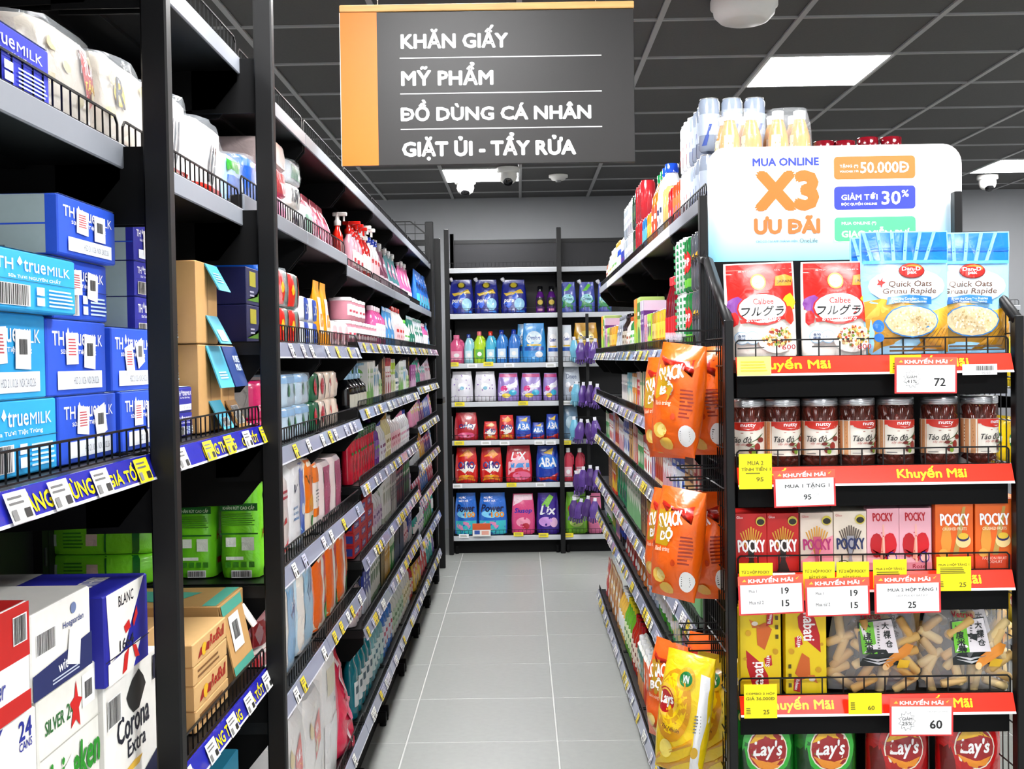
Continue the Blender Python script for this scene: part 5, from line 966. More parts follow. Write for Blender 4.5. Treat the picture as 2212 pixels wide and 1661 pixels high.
def bx(c, c2, w_=.07, h=.16, d=.1):
    _bn[0] += 1; k = _bn[0] % 5
    F_ = [[('r', -.5, .6, .5, .9, c2), ('e', 0, .3, .3, .16, c2)], [('p', [(-.5, .0), (.5, .0), (.5, .3), (-.5, .55)], c2), ('e', .05, .72, .26, .12, c2)], [('e', 0, .6, .38, .22, c2), ('r', -.5, .0, .5, .12, c2)], [('p', [(-.5, 1), (.1, 1), (-.1, .0), (-.5, .0)], c2), ('l', .1, .3, .44, .7, 4, '777777')], [('r', -.5, .8, .5, 1, c2), ('l', -.4, .5, .4, .7, 2, c2), ('e', .1, .26, .26, .16, c2)]][k]
    F_ = F_+[('r', -.3, .66, .3, .73, 'f4f4f0' if k % 2 == 0 else c)]
    return P_box('carton_box', w_, d, h, c, F_, L=F_, R_=F_)
po = lambda c, c2, c3='f4f4f4', w_=.13, h=.17: P_pouch('pouch', w_, .05, h, c, [('e', 0, .6, .34, .16, c2), ('r', -.3, .56, .3, .64, c3), ('e', .1, .22, .24, .1, c3), ('r', -.47, .9, .47, .98, c2)])
def seq(fn, z, y, end, items, grp, side, **kw):
    """fill a shelf run with rows of alike packs; each row is one group"""
    i = 0
    while y < end-.05 and i < 60:
        pr, n, lb, cat = items[i % len(items)][:4]
        if i >= len(items): lb = 'farther %s' % lb.replace('dark cola bottle with blue label', 'dark cola bottle')
        st = items[i % len(items)][4] if len(items[i % len(items)]) > 4 else 1
        n = min(n, max(0, int((end-y)/(pr.w+.003))))
        if n: y = run(fn, pr, y, z, n, '%s, %s' % (lb, grp), cat, '%s, %s' % (lb, grp), stack=st, **{'zs': 1.16 if pr.h < .15 and st == 1 else 1.06 if pr.h < .18 and st == 1 else 1, **kw})+.006
        elif i >= len(items): break
        if i >= 2*len(items)-1: break
        i += 1
    return y
PKB = [(bt('e070a8', 'f4e0ea', r=.04, h=.16), 4, 'pink bottle with pale cap', 'bottle'), (po('5aa8e0', 'f0f4fa'), 3, 'sky blue pouch', 'pouch'), (bt('f4ecea', 'c8281c', 'f4d4d8', 'c8281c', r=.036, h=.2), 5, 'white bottle with red cap', 'bottle'), (bt('e8f0e8', '6ac04a', r=.034, h=.13), 4, 'white bottle with green cap', 'bottle'), (po('1f8a70', 'f0f0f0'), 3, 'green and white pouch', 'pouch'), (po('e8ecf0', '2a9a80'), 4, 'white pouch with a green swirl', 'pouch')]
run(left, bt('dc5a98', 'f0a8c8', r=.04, h=.17), 4.5, z+.0, 5, 'tall pink bottle behind the tubs', 'bottle', 'tall pink bottles behind the tubs', X=-.73)
seq(left, z, 4.86, 7.75, PKB, 'middle shelf at eye height', 'left')

# z 1.318 (sec 3) / 1.348
z = 1.28+RH
for k, h in enumerate((.07, .088)):
    left(tis(.2, .2, h, [('r', .3, .1, .34, .9, 'f0d0dc'), ('t', 'silk', -.35, .2, -.1, .45, 'f4d0dc', .03)], 60+k, col='e0307e', end='f2ece8'), 2.6, z+(0, .072)[k], 'bright pink tissue pack, %s, between the brown cases and second post' % ('lower', 'upper')[k], 'tissue pack', 'bright pink tissue packs')
for i in range(2):
    for k in range(2):
        left(tis(.19, .2, .085, [('r', -.45, .72, .45, .98, '9cc4e8'), ('e', -.15, .5, .08, .2, '5a9a70'), ('e', .25, .5, .08, .2, '5a9a70')], 64+k, col='c8dcea', end='f4f0ec', wrap=(i == 1 and k == 1)), 2.9+.195*i, z+.086*k, 'pale blue tissue pack with green trees, %s %s' % (('near', 'far')[i], ('lower', 'upper')[k]), 'tissue pack', 'pale blue tissue packs')
RW = lambda c: [('e', -.15, .5, .2, .3, 'c8283a'), ('l', -.3, .4, 0, .6, 2, 'f0d0d0'), ('r', .3, .05, .45, .95, c)]
for i in range(4):
    for k in range(2):
        left(tis(.11, .2, .085, RW('1f6a4a') if i < 2 else [('e', .1, .6, .16, .16, 'd84a3a'), ('e', -.1, .4, .2, .2, 'f6e8da')], 70+i, col='2a7a58' if i == 0 else 'f2e4d6'), 3.32+.115*i, z+.086*k, '%s napkin pack, %s, %s' % (('green and red', 'cream and red', 'cream', 'pale cream')[i], ('nearest', 'second', 'third', 'farthest')[i], ('lower', 'upper')[k]), 'tissue pack', 'napkin packs on the left rack')
z = 1.31+RH
run(left, P_bottle('pump_bottle', .036, .165, '17171c', 'a8cfe8', [('r', -.42, .05, .42, .5, 'd8d8cc'), ('l', -.3, .15, .3, .4, 4, '888878')], shape='pump', caph=.36, neck=.3), 4.1, z, 5, 'black pump bottle with a pale label', 'bottle', 'black pump bottles on the left rack', gap=.01)
SC3 = [(bx('f0f2ee', '8ac06a', .06, .16), 3, 'white and green box', 'box'), (bx('f4f4f4', '6ab0d0', .05, .165), 3, 'white and blue tall box', 'box'), (bt('e8eef2', '7a9ab0', 'c8e0b0', '5a9a5a', r=.03, h=.16), 2, 'white tube with green print', 'tube'), (bx('4a3a2e', 'c8a46a', .05, .19), 2, 'dark brown box', 'box'), (bx('f2e8e8', 'c83a4a', .05, .185), 4, 'white and red box', 'box'), (bx('f0f0e8', 'c8e04a', .05, .17), 3, 'white and lime box', 'box'), (bt('7a9aa8', '2a5a78', r=.028, h=.15), 3, 'grey blue bottle', 'bottle')]
seq(left, z, 4.5, 6.22, SC3, 'fourth shelf up', 'left')
KID = [(bx('b05aa0', 'e8c0e0', .08, .11), 3, 'purple box', 'box'), (po('28a080', 'f0a0c0', w_=.12, h=.16), 3, 'teal and pink wet wipe pack', 'pouch'), (po('e8a8c8', '4ac0b0', w_=.12, h=.15), 3, 'pink and turquoise wipe pack', 'pouch'), (po('f0d8e0', 'c82a60', w_=.12, h=.17), 3, 'pale pink pad pack', 'pouch')]
seq(left, 1.33+RH, 6.3, 7.74, KID, 'far fourth shelf', 'left')
# z 1.028 / 1.078
z = .99+RH
left(tis(.17, .18, .2, [('p', [(-.4, .1), (.4, .2), (.4, .02), (-.4, .02)], 'd84a4a'), ('p', [(-.1, .4), (.1, .42), (.05, .5)], 'c83a3a'), ('l', -.3, .7, .3, .85, 2, 'c8505a')], 80, col='efe6e2'), 2.80, z, 'white and coral tissue pack just right of the second post', 'tissue pack', 'large tissue packs mid left rack')
left(P_soft('tissue_pack', .21, .2, .225, 'f2f2f4', [('r', .0, .0, .3, .97, '2a6ad0'), ('p', [(.0, .0), (.5, .0), (.5, .12), (.0, .2)], '9cd0ec'), ('t', 'V', -.3, .64, -.18, .74, '2a3a6a', .06, .3), ('l', -.35, .3, -.1, .5, 3, '7a9ac0'), ('e', .18, .4, .08, .07, 'e8f0f8')], seed=81, wrap=True), 2.98, z, 'white tissue roll bale with a royal blue panel', 'tissue pack', 'large tissue packs mid left rack')
left(tis(.1, .2, .22, [('r', -.48, .3, .48, .98, 'f08a1c'), ('t', 'Viva', -.4, .66, .35, .78, '5a4a1c', .04), ('e', .0, .42, .3, .12, 'f0b040'), ('e', .2, .14, .2, .1, '4aa040')], 82, col='f4ead8'), 3.2, z, 'white and orange tissue bale with floral print', 'tissue pack', 'large tissue packs mid left rack')
left(tis(.08, .2, .2, [('r', -.4, .7, .4, .98, 'f08a1c'), ('r', -.4, .2, .4, .32, 'f08a1c'), ('l', -.3, .4, .3, .6, 4, '888888')], 83, col='f6f0ea'), 3.31, z, 'narrow white and orange tissue bale', 'tissue pack', 'large tissue packs mid left rack')
for i in range(2): left(tis(.2, .2, .185, [('r', -.25, .02, .25, .92, 'c86a8c')]+scat(30, .0, .5, .22, .4, ['e8b0c4', 'a84a70'], .02, i), 84+i, col='f0e2e2'), 3.42+.21*i, z, 'white tissue bale with a rose pink panel, %s' % ('near one', 'far one')[i], 'tissue pack', 'large tissue packs mid left rack')
z = 1.04+RH
cr = P_bottle('shampoo_bottle', .034, .19, 'd02344', '1d5a34', [('e', .2, .4, .12, .16, 'e8e0d8'), ('e', .22, .4, .08, .12, '8a5a4a'), ('r', -.3, .66, .1, .72, '3a8a3a')], flat=.65, neck=.75, caph=.17)
run(left, cr, 4.07, z, 9, 'crimson shampoo bottle with dark green cap', 'bottle', 'crimson shampoo bottles', gap=.004)
run(left, bt('7a3aa0', '4a1a70', '9a6ac0', '8ac04a', r=.036, h=.2), 4.72, z, 2, 'purple shampoo bottle beside the crimson ones', 'bottle', 'purple shampoo bottles')
WHB = [(bt('f2f2f4', '3a4aa0', 'e8e8f0', '8a3a7a', r=.034, h=.17), 3, 'white lotion bottle with purple mark', 'bottle'), (bt('e8e0b0', 'c8a048', 'f4f0dc', 'a8902a', r=.032, h=.2), 3, 'cream bottle with golden cap', 'bottle'), (bt('f6eef0', 'f4f4f4', 'f2ccd4', 'c84a6a', r=.04, h=.21, shape='pump', caph=.2), 5, 'white pump bottle with pink print', 'bottle'), (bt('f2f0f4', 'e8a0c0', r=.034, h=.18), 4, 'white bottle with pink cap', 'bottle')]
seq(left, z, 4.88, 6.22, WHB, 'third shelf up', 'left')
seq(left, 1.11+RH, 6.3, 7.74, [(po('f0a8c8', 'e8e04a', w_=.12, h=.14), 4, 'pink pad pack', 'pouch'), (po('8a3a80', 'e8c04a', w_=.11, h=.13), 3, 'purple and gold pack', 'pouch'), (po('2a5ac0', 'e8e8f4', w_=.11, h=.15), 4, 'blue pack', 'pouch')], 'far third shelf', 'left')
seq(left, .9+RH, 6.3, 7.74, [(po('e8eef4', '3aa0d0', w_=.12, h=.13), 4, 'white and blue pack', 'pouch'), (po('e8b020', 'c82a2a', w_=.11, h=.14), 3, 'yellow and red pack', 'pouch'), (po('4a2a80', 'e04a60', w_=.11, h=.12), 4, 'violet and red pack', 'pouch')], 'far shelf at knee height', 'left')
# z .723 / .813
z = .685+RH
left(tis(.2, .24, .07, [('r', -.45, .1, .45, .9, '8a1c28')], 90, col='a82a38', wrap=True), 2.58, z+.14, 'dark red wrapped pack under the second post', 'tissue pack', 'packs low by the second post')
left(tis(.2, .24, .135, [('r', -.45, .7, .45, .95, 'b8283a'), ('e', 0, .3, .3, .2, 'e0dac4'), ('r', -.4, .62, .4, .68, '3ac04a')], 91, col='ece4dc', wrap=True), 2.58, z, 'white quilted pack with red top low by the second post', 'tissue pack', 'packs low by the second post')
left(P_soft('tissue_pack', .2, .22, .235, 'b8d8f0', [('r', -.48, .02, -.2, .95, 'f0ece6'), ('r', -.18, .02, .45, .97, '8ec4ec'), ('p', [(.0, .62), (.3, .9), (.34, .64), (.18, .5)], '2a4a90'), ('t', 'An An', .02, .68, .3, .8, 'f0f0f8', .05, 0, 40)], seed=92, wrap=True), 2.83, z, 'light blue tissue roll bale in loose clear film', 'tissue pack', 'large rolls low on the left rack')
left(P_soft('tissue_pack', .24, .22, .24, 'cfe4f0', [('r', -.48, .02, -.25, .95, 'f2ece4'), ('r', -.22, .02, .45, .97, 'a8d4ee'), ('p', [(-.05, .66), (.2, .9), (.26, .64), (.1, .5)], '2a4a90')], seed=93, wrap=True), 3.05, z, 'pale blue tissue roll bale, second from the post', 'tissue pack', 'large rolls low on the left rack')
for i in range(3): left(tis(.2, .22, .235, [('r', -.45, .02, -.1, .97, 'f07a1c'), ('r', -.1, .02, .05, .97, 'f0ece6'), ('r', .05, .3, .25, .97, 'd83a24'), ('e', .3, .2, .15, .14, '4aa84a'), ('e', .25, .5, .16, .14, 'f0b060')], 94+i, col='f2e2d0'), 3.31+.205*i, z, 'orange and white tissue roll bale, %s' % ('nearest', 'middle', 'farthest')[i], 'tissue pack', 'orange roll bales')
z = .775+RH
tp = P_box('toothpaste_box', .17, .05, .045, 'c8242c', [('r', -.4, .25, .2, .75, '4a5ab0'), ('t', 'Colgate', -.35, .3, .1, .7, 'f4f4f4', .05)], L=[('r', -.4, .2, .4, .8, '3a4aa0')])
run(left, tp, 4.07, z, 3, 'red toothpaste box', 'box', 'red toothpaste boxes', stack=4)
seq(left, z, 4.62, 6.22, [(bt('e8e8ec', 'f4f4f6', 'd8c8dc', '8a6aa0', r=.036, h=.2, shape='pump', caph=.22), 4, 'white pump bottle', 'bottle'), (bx('f0f0ee', 'b8c0b0', .045, .2), 6, 'slim white carton', 'box'), (bx('ecebe6', '4a4a50', .045, .19), 5, 'slim white and grey carton', 'box'), (bx('1c2440', 'a03a4a', .06, .2), 5, 'navy hanging pack', 'box'), (bx('22262e', '2a8a4a', .05, .19), 6, 'black and green hanging pack', 'box')], 'second shelf up', 'left')
seq(left, .53+RH, 4.06, 6.22, [(bt('f0e4e8', 'e898b0', 'f6d8e0', 'd0506a', r=.034, h=.15), 3, 'pale pink bottle', 'bottle'), (bx('2440a0', 'e8eef6', .06, .15), 3, 'blue and white box', 'box'), (bx('e0e2de', '6a8a6a', .05, .16), 6, 'pale grey box', 'box'), (bx('3a3426', 'b8a04a', .045, .17), 3, 'dark olive pack', 'box'), (bx('d8a820', 'f0e8c0', .045, .19), 4, 'mustard yellow pack', 'box'), (bx('2a9a3a', 'e8f0d8', .045, .18), 4, 'bright green pack', 'box'), (bx('1e1e26', '4a5a80', .05, .19), 8, 'black pack', 'box')], 'lower middle shelf', 'left')
seq(left, .7+RH, 6.3, 7.74, [(po('c83a50', 'f0e0e8', w_=.13, h=.15), 4, 'rose red pouch', 'pouch'), (po('3a8ad0', 'e8d84a', w_=.12, h=.15), 4, 'blue and yellow pouch', 'pouch')], 'far lower middle shelf', 'left')
seq(left, .46+RH, 6.3, 7.74, [(bt('3ab8b0', 'f2f2f2', r=.045, h=.17), 3, 'turquoise bottle', 'bottle'), (bt('e8eef4', '8a5ac0', r=.04, h=.18), 4, 'white bottle with violet cap', 'bottle'), (po('4ab84a', 'e84a8a', w_=.13, h=.17), 5, 'green and pink pouch', 'pouch')], 'far low shelf', 'left')
# bottom shelf
z = .2+RH
DG = 'clear wrapped roll bales on the bottom shelf'
for i, (w_, h) in enumerate([(.26, .33), (.26, .37), (.26, .35), (.24, .40)]):
    left(tis(w_, .3, h, [('p', [(-.2, .75), (.1, .86), (.14, .6), (-.14, .48)], 'e03a1c'), ('t', 'MUA 1', -.14, .68, .08, .76, 'ffffff', .04, .1, 8), ('t', 'TẶNG 1', -.12, .58, .1, .66, 'f6d820', .05, .1, 8)]+fl[:3] if i < 3 else [('r', -.4, .0, .4, .5, 'e8e6e6'), ('r', -.3, .7, .2, .9, 'dcd2b0'), ('e', .1, .62, .06, .02, '33384a')], 100+i, col='e6e3e0', wrap=True), 2.54+.267*i, z, 'white tissue roll bale in clear film%s, %s from the second post' % (' with a red sticker' if i < 3 else ' without a sticker', ('first', 'second', 'third', 'fourth')[i]), 'tissue pack', DG, X=-.59)
left(P_pouch('pink_bag', .3, .16, .38, 'e83a66', [('r', -.05, .05, .02, .95, 'f8e0e6'), ('p', [(-.45, .6), (-.1, .9), (.3, .9), (.45, .6)], 'd02444'), ('e', .2, .3, .16, .1, 'f47aa0')], crink=.012, kind='film'), 3.62, z, 'large pink wrapped bag on the bottom shelf next to the roll bales', 'bag', X=-.585)
mw = P_bottle('mouthwash_bottle', .045, .25, '1f8a98', 'c8ccd0', [('r', -.4, .2, .4, .6, 'e8eef0'), ('r', -.3, .4, .3, .52, '1a5a70')], flat=.6, neck=.4)
run(left, mw, 4.05, z, 5, 'teal mouthwash bottle with a silver cap', 'bottle', 'teal mouthwash bottles', stack=1)
seq(left, z, 4.53, 6.22, [(bt('8ac0c8', '2a5a9a', 'e0f0f0', '2a7a90', r=.042, h=.24), 4, 'pale teal bottle with blue cap', 'bottle'), (bt('4a8ad8', '2a4a90', 'e4e8f4', 'c83a6a', r=.042, h=.25), 4, 'blue bottle', 'bottle'), (bt('e8ece8', 'f6f6f6', 'c8dcc8', '5a8a5a', r=.045, h=.22), 5, 'white bottle with white cap', 'bottle'), (bt('f2f2f0', 'f4f4f4', 'f0e8d0', 'a89a3a', r=.04, h=.24), 4, 'tall white bottle', 'bottle'), (bt('c82a24', 'f6f6f6', 'f0e0d0', 'd8302a', r=.04, h=.2), 5, 'red bottle with white cap', 'bottle')], 'bottom shelf', 'left')
seq(left, z, 6.3, 7.74, [(po('f0c81c', 'd83a24', w_=.14, h=.19), 3, 'yellow pouch with red print', 'pouch'), (po('d82a2a', 'f4e8e8', w_=.14, h=.19), 3, 'red pouch', 'pouch'), (po('2ab8b0', 'f0f0e0', w_=.13, h=.18), 3, 'turquoise pouch', 'pouch'), (po('5a3ab0', '4ac060', w_=.14, h=.2), 4, 'violet and green pouch', 'pouch')], 'far bottom shelf', 'left')

# ================================================================ RIGHT AISLE
# top shelf, cans and bottles
z = 1.905+RH; X_ = .52
def can(c, F_, r=.028, h=.155, nm_='drink_can', top='c9c9cc'): return P_can(nm_, r, h, c, F_, top)
W1 = lambda c, c2: [('r', -.5, .3, .5, .7, c2), ('p', [(-.3, .1), (0, .5), (.1, .5), (-.1, .1)], c)]
teab = P_bottle('tea_bottle', .0285, .235, 'd89c14', 'f4f4f4', [('r', -.44, .3, -.02, .8, 'ece0b4'), ('e', .15, .5, .16, .1, '3a6ab0'), ('l', -.3, .4, 0, .72, 6, '9a8a4a')], neck=.5, caph=.1)
n = 0
for i in range(2):
    for j in range(4):
        x = .575+.0585*j+(.014 if j > 1 else 0); y = 3.12+.066*i
        put(teab, (x, y, z), R.uniform(-1, 1), 'yellow tea bottle in clear film on the top shelf, %s row, %s from the aisle' % (('front', 'back')[i], ('first', 'second', 'third', 'fourth')[j]), 'bottle', 'yellow tea bottles above the board')
for j, (x, lb) in enumerate(((.636, 'aisle side'), (.768, 'inner'))):
    g = G(); lw = Loft([(0, .122, .13, 6, 0), (.15, .122, .13, 6, 0), (.2, .12, .125, 4, 0), (.242, .1, .1, 4, 0)], .002, 3); lw.body(g, M('f4f8fc', 'clear'), 12, 8, cap=False)
    o = mk('shrink_wrap', g.mesh('shrink_wrap'), None, (x-.032+.0, 3.153, z)); tag(o, 'clear shrink film around four yellow tea bottles, %s pack' % lb, 'plastic wrap', 'shrink films on the top shelf')
bur = P_bottle('burgundy_bottle', .032, .245, '5a0e1c', '7a1424', [('r', -.4, .2, .4, .6, 'd8c8a0')], neck=.8, caph=.1)
for j, px in enumerate((1779, 1824, 1874, 1924)):
    c = atY(px, 312, 3.15); put(bur, (c.x, 3.15, z-.088+.008*(j > 1)), 0, 'burgundy capped bottle peeking over the board, %s from the left' % ('first', 'second', 'third', 'fourth')[j], 'bottle', 'burgundy bottles behind the board')
g = G(); g.box(.83, 3.0, z-.16, 1.14, 3.6, z-.12, BLK2); g.box(.83, 3.58, 0, 1.14, 3.6, z-.12, BLK2); g.box(.83, 3.0, 0, .85, 3.6, z-.12, BLK2); tag(mk('rear_shelving', g.mesh('rear_shelving')), 'black shelving behind the board, facing the next aisle', 'shelf rack')
tall = can('a4aebe', W1('3a5aa8', 'c0cad8'), h=.15, r=.03)
y = 3.32
for k in range(2):
    for j in range(3): put(tall, (X_+.03+.065*j, 3.3, z+.16*k), R.uniform(-.5, .5), 'silver tall can, %s tier, %s from the aisle' % (('lower', 'upper')[k], ('first', 'second', 'third')[j]), 'can', 'silver tall cans')
y = run(right, tall, 3.34, z, 3, 'silver and blue tall can by the aisle', 'can', 'silver and blue tall cans', gap=.004, stack=2, X=X_)
y = run(right, can('dfe2e6', W1('c82a30', 'f0f0f2'), r=.03), y, z, 3, 'white and red tall can', 'can', 'white and red tall cans', gap=.004, stack=2, X=X_)
y = run(right, can('e0562a', W1('2a4ac0', 'f07a3a'), r=.03), y, z, 3, 'orange and blue can', 'can', 'orange and blue cans', gap=.004, X=X_)
y = run(right, can('b01c20', W1('f0e8e0', 'b82226'), r=.03), y, z, 2, 'dark red cola can', 'can', 'dark red cola cans', gap=.004, X=X_)
y = run(right, can('d8b878', [('l', -.3, .2, .3, .8, 5, '4a3020')], r=.035, h=.18), y, z, 2, 'beige drink can', 'can', 'beige drink cans', gap=.004, X=X_)
y = run(right, bt('f0f0f4', '2a5ad0', 'e8ecf4', '26305a', r=.045, h=.285, neck=.5), y, z, 2, 'large white bottle with blue cap', 'bottle', 'large white bottles', X=X_)
y = run(right, bt('f07a18', '1c8a50', 'e8501c', 'f8f0e0', r=.045, h=.29, neck=.42), y+.01, z, 2, 'large orange drink bottle with green cap', 'bottle', 'large orange drink bottles', X=X_)
y = run(right, can('f09a20', W1('2a7a3a', 'f4b850'), r=.03), y, z, 2, 'orange juice can', 'can', 'orange juice cans', X=X_)
y = run(right, can('3a8ac8', W1('5ac04a', '6ab8e0'), r=.03), y, z, 3, 'blue and green can', 'can', 'blue and green cans', X=X_)
y = run(right, can('c83a44', [('l', -.25, .1, .25, .9, 7, 'e89aa0')], r=.033, h=.165, top='c83a44'), y, z, 4, 'red energy drink can', 'can', 'red energy drink cans', stack=2, X=X_)
y = run(right, can('3a5a48', W1('8ac04a', '4a6a58'), r=.03), y, z, 2, 'dark green can', 'can', 'dark green cans', stack=2, X=X_)
TOP = [(can('e4e6ea', W1('2a3aa0', 'f0f0f4'), r=.03), 4, 'white and navy can', 'can', 2), (can('c8d0d8', W1('6a8a9a', 'dde4ea'), r=.03), 3, 'silver grey can', 'can', 2), (can('dcdfe6', W1('b82a34', '2a4ab0'), r=.03), 3, 'white red and blue can', 'can', 1), (bt('2a58c0', 'f4f4f4', r=.035, h=.2), 3, 'blue bottle with white cap', 'bottle', 1), (bt('d0dcb0', 'c8a050', 'eef0d8', '5aa04a', r=.035, h=.21), 4, 'pale green tea bottle', 'bottle', 1), (bt('e4ecd8', 'f4f4f0', 'f0f0e0', 'd8b03a', r=.036, h=.2), 4, 'white and green juice bottle', 'bottle', 1), (bt('b07a6a', 'f0ece8', 'e8d0c4', '8a4a3a', r=.035, h=.18), 4, 'brown drink bottle', 'bottle', 1)]
seq(right, z, y+.01, 6.95, TOP, 'right top shelf', 'right', X=X_)
# second shelf
z = 1.505+RH; G2 = 'right rack second shelf down'
up7 = lambda c, c2, h=.16: can(c, [('e', .0, .55, .3, .2, c2), ('r', -.5, .1, .5, .25, '7ac84a'), ('t', '7UP', -.2, .48, .2, .62, 'ffffff', .05)], r=.03, h=h)
y = 3.04
y = run(right, can('c8242a', [('r', -.5, .3, .5, .5, 'e8b820')], r=.03, h=.16), y, z, 1, 'red can with yellow band nearest the end rack', 'can', None, stack=2)
y = run(right, can('6a7078', [('p', [(-.5, .3), (.5, .6), (.5, .8), (-.5, .5)], 'e8b820'), ('t', 'pep', -.3, .42, .3, .6, '333333', .03)], r=.03, h=.16), y, z, 3, 'grey can with yellow diagonal band', 'can', 'grey cans with yellow band', stack=2)
y = run(right, up7('1f8a48', 'd8302a'), y, z, 2, 'green lime soda can', 'can', 'green lime soda cans', stack=2)
y = run(right, can('e8f0ec', [('r', -.5+.25*j, .12*k+.02, -.38+.25*j, .12*k+.08, '1f9a5c') for j in range(4) for k in range(8)], r=.03, h=.165), y, z, 3, 'white and green checked can', 'can', 'white and green checked cans', stack=2)
y = run(right, P_bottle('cola_bottle', .03, .24, '7a1020', 'e0444c', [('r', -.4, .2, .4, .5, 'c81c28')], neck=.45), y+.01, z, 4, 'dark red cola bottle with red cap', 'bottle', 'dark red cola bottles')
SEC = [(can('e8b030', W1('d87a1c', 'f0c850'), r=.026, h=.12), 5, 'small yellow can', 'can'), (can('b8903a', W1('3a3a3a', 'd8c080'), r=.026, h=.12), 2, 'small bronze can', 'can'), (bx('b8e04a', '6a3a8a', .06, .12), 2, 'lime green hanging pack', 'box'), (bx('e85a9a', 'f4e0ea', .05, .12), 2, 'pink hanging pack', 'box'), (bx('7a4a9a', 'e8e0f0', .05, .2), 2, 'violet pack', 'box'), (bx('c8e088', '5a9a3a', .13, .22), 1, 'large lime box', 'box'), (bx('f0a028', 'b8e04a', .06, .22), 2, 'orange hanging pack', 'box'), (bt('2a9a4a', '5ad060', r=.03, h=.16), 3, 'green soda bottle', 'bottle'), (bt('e8e0d8', 'c8662a', 'f4f0ea', 'c8662a', r=.03, h=.15), 3, 'white and orange bottle', 'bottle'), (bt('3a2a24', '1a1412', 'd8d0c0', '8a6a3a', r=.035, h=.18), 3, 'brown coffee bottle', 'bottle'), (po('c8ccd4', '8a9098', w_=.12, h=.18), 3, 'silver pouch', 'pouch')]
seq(right, z, y+.02, 6.95, SEC, G2, 'right')
R3 = [(bx('e8d8c4', 'c8303a', .05, .12), 4, 'cream and red box', 'box'), (bx('3a9a5a', 'f0e8c8', .05, .14), 3, 'green tea box', 'box'), (bx('d83a34', 'f4e8e0', .045, .15), 3, 'red pack', 'box'), (bx('e8a030', 'f0f0e0', .045, .13), 4, 'orange carton', 'box'), (bx('7ac0c8', 'f4f0e0', .05, .13), 4, 'pale teal carton', 'box'), (bx('e8e4e0', '6a6a7a', .06, .12), 5, 'pale grey box', 'box')]
seq(right, 1.26+RH, 3.04, 6.95, R3, 'right rack third shelf down', 'right')
R4 = [(bx('c8282e', 'f4d8c8', .07, .17), 3, 'red and white snack box', 'box'), (bx('d8b07a', '6a3a2a', .08, .17), 2, 'tan biscuit box', 'box'), (bx('e8ecf2', '3a6ac0', .09, .18), 3, 'white and blue pack', 'box'), (bx('f0f0f0', 'd8a8b0', .06, .15), 4, 'white and pink box', 'box'), (bx('b84a2a', 'f0d0a8', .05, .19), 4, 'rust red box', 'box'), (bx('8a5aa0', 'f0e8f4', .05, .18), 2, 'mauve box', 'box'), (bx('f4f4f0', 'd84a3a', .07, .13), 4, 'white box with red lid', 'box'), (bx('4aa05a', 'e8f0d8', .05, .15), 4, 'green box', 'box')]
seq(right, 1.02+RH, 3.04, 6.95, R4, 'right rack fourth shelf down', 'right')
R5 = [(bx('e4ecdc', '8ac08a', .1, .2), 6, 'tall white and green box', 'box'), (tis(.14, .15, .16, [('r', -.3, .2, .3, .5, '1a6a48')], 120, col='2fb07c'), 4, 'green wrapped multipack', 'pack'), (bx('e8c030', 'd83a24', .06, .15), 4, 'yellow and red box', 'box'), (bx('c8a878', '7a4a2a', .06, .14), 4, 'brown paper box', 'box')]
seq(right, .76+RH, 3.04, 6.95, R5, 'right rack fifth shelf down', 'right')
R6 = [(P_bottle('cola_bottle', .034, .17, '22242c', '2a4ac0', [('r', -.4, .3, .4, .7, '2a4ac0'), ('r', -.4, .5, .4, .6, 'c82a34')]), 4, 'dark cola bottle with blue label', 'bottle'), (bx('e8a8b0', '3a6ac0', .05, .15), 4, 'speckled candy pack', 'box'), (bx('2a9a4a', 'f0e040', .05, .16), 4, 'green candy pack', 'box'), (bt('5ab83a', 'e8e8e0', r=.034, h=.17), 6, 'green bottle with white cap', 'bottle'), (bt('c8d4e8', '3a6ab0', r=.034, h=.16), 4, 'pale blue bottle', 'bottle'), (po('e88a2a', 'f4d890', w_=.11, h=.14), 4, 'orange snack pouch', 'pouch'), (po('c82a2a', 'f0b0a0', w_=.11, h=.13), 5, 'red snack pouch', 'pouch')]
seq(right, .55+RH, 3.04, 6.95, R6, 'right rack sixth shelf down', 'right')
def milkc(c, c2, cap='f4f4f4', w_=.075, h=.24):
    g = G(); d = w_; g.box(-w_/2, -d/2, 0, w_/2, d/2, h*.74, M(c, 'print'), .002)
    g.add([(-w_/2, -d/2, h*.74), (w_/2, -d/2, h*.74), (w_/2, d/2, h*.74), (-w_/2, d/2, h*.74), (-w_/2, -.003, h*.92), (w_/2, -.003, h*.92), (w_/2, .003, h*.92), (-w_/2, .003, h*.92)], [(0, 1, 5, 4), (2, 3, 7, 6), (1, 2, 6, 5), (3, 0, 4, 7), (4, 5, 6, 7)], M('f0efe8', 'print'))
    draw(g, face(w_, d, h*.74, 'F'), [('r', -.5, .0, .5, .4, c2), ('e', 0, .62, .3, .2, 'f2f2ee'), ('r', -.2, .58, .2, .66, c2)], 'print', False)
    draw(g, face(w_, d, h*.74, 'R'), [('r', -.5, .0, .5, .4, c2), ('l', -.3, .5, .3, .8, 4, '6a6a6a')], 'print', False)
    q = G(); q.lathe([(.017, 0), (.017, .02), (.014, .022)], M(cap, 'gloss'), 10); q.v = [(x, -z*.0+y*.8-d*.26, z+h*.83) for x, y, z in q.v]
    return Pr('gable_carton', g.mesh('gable_carton'), [('cap', q.mesh('cap'))], w_, d, h)
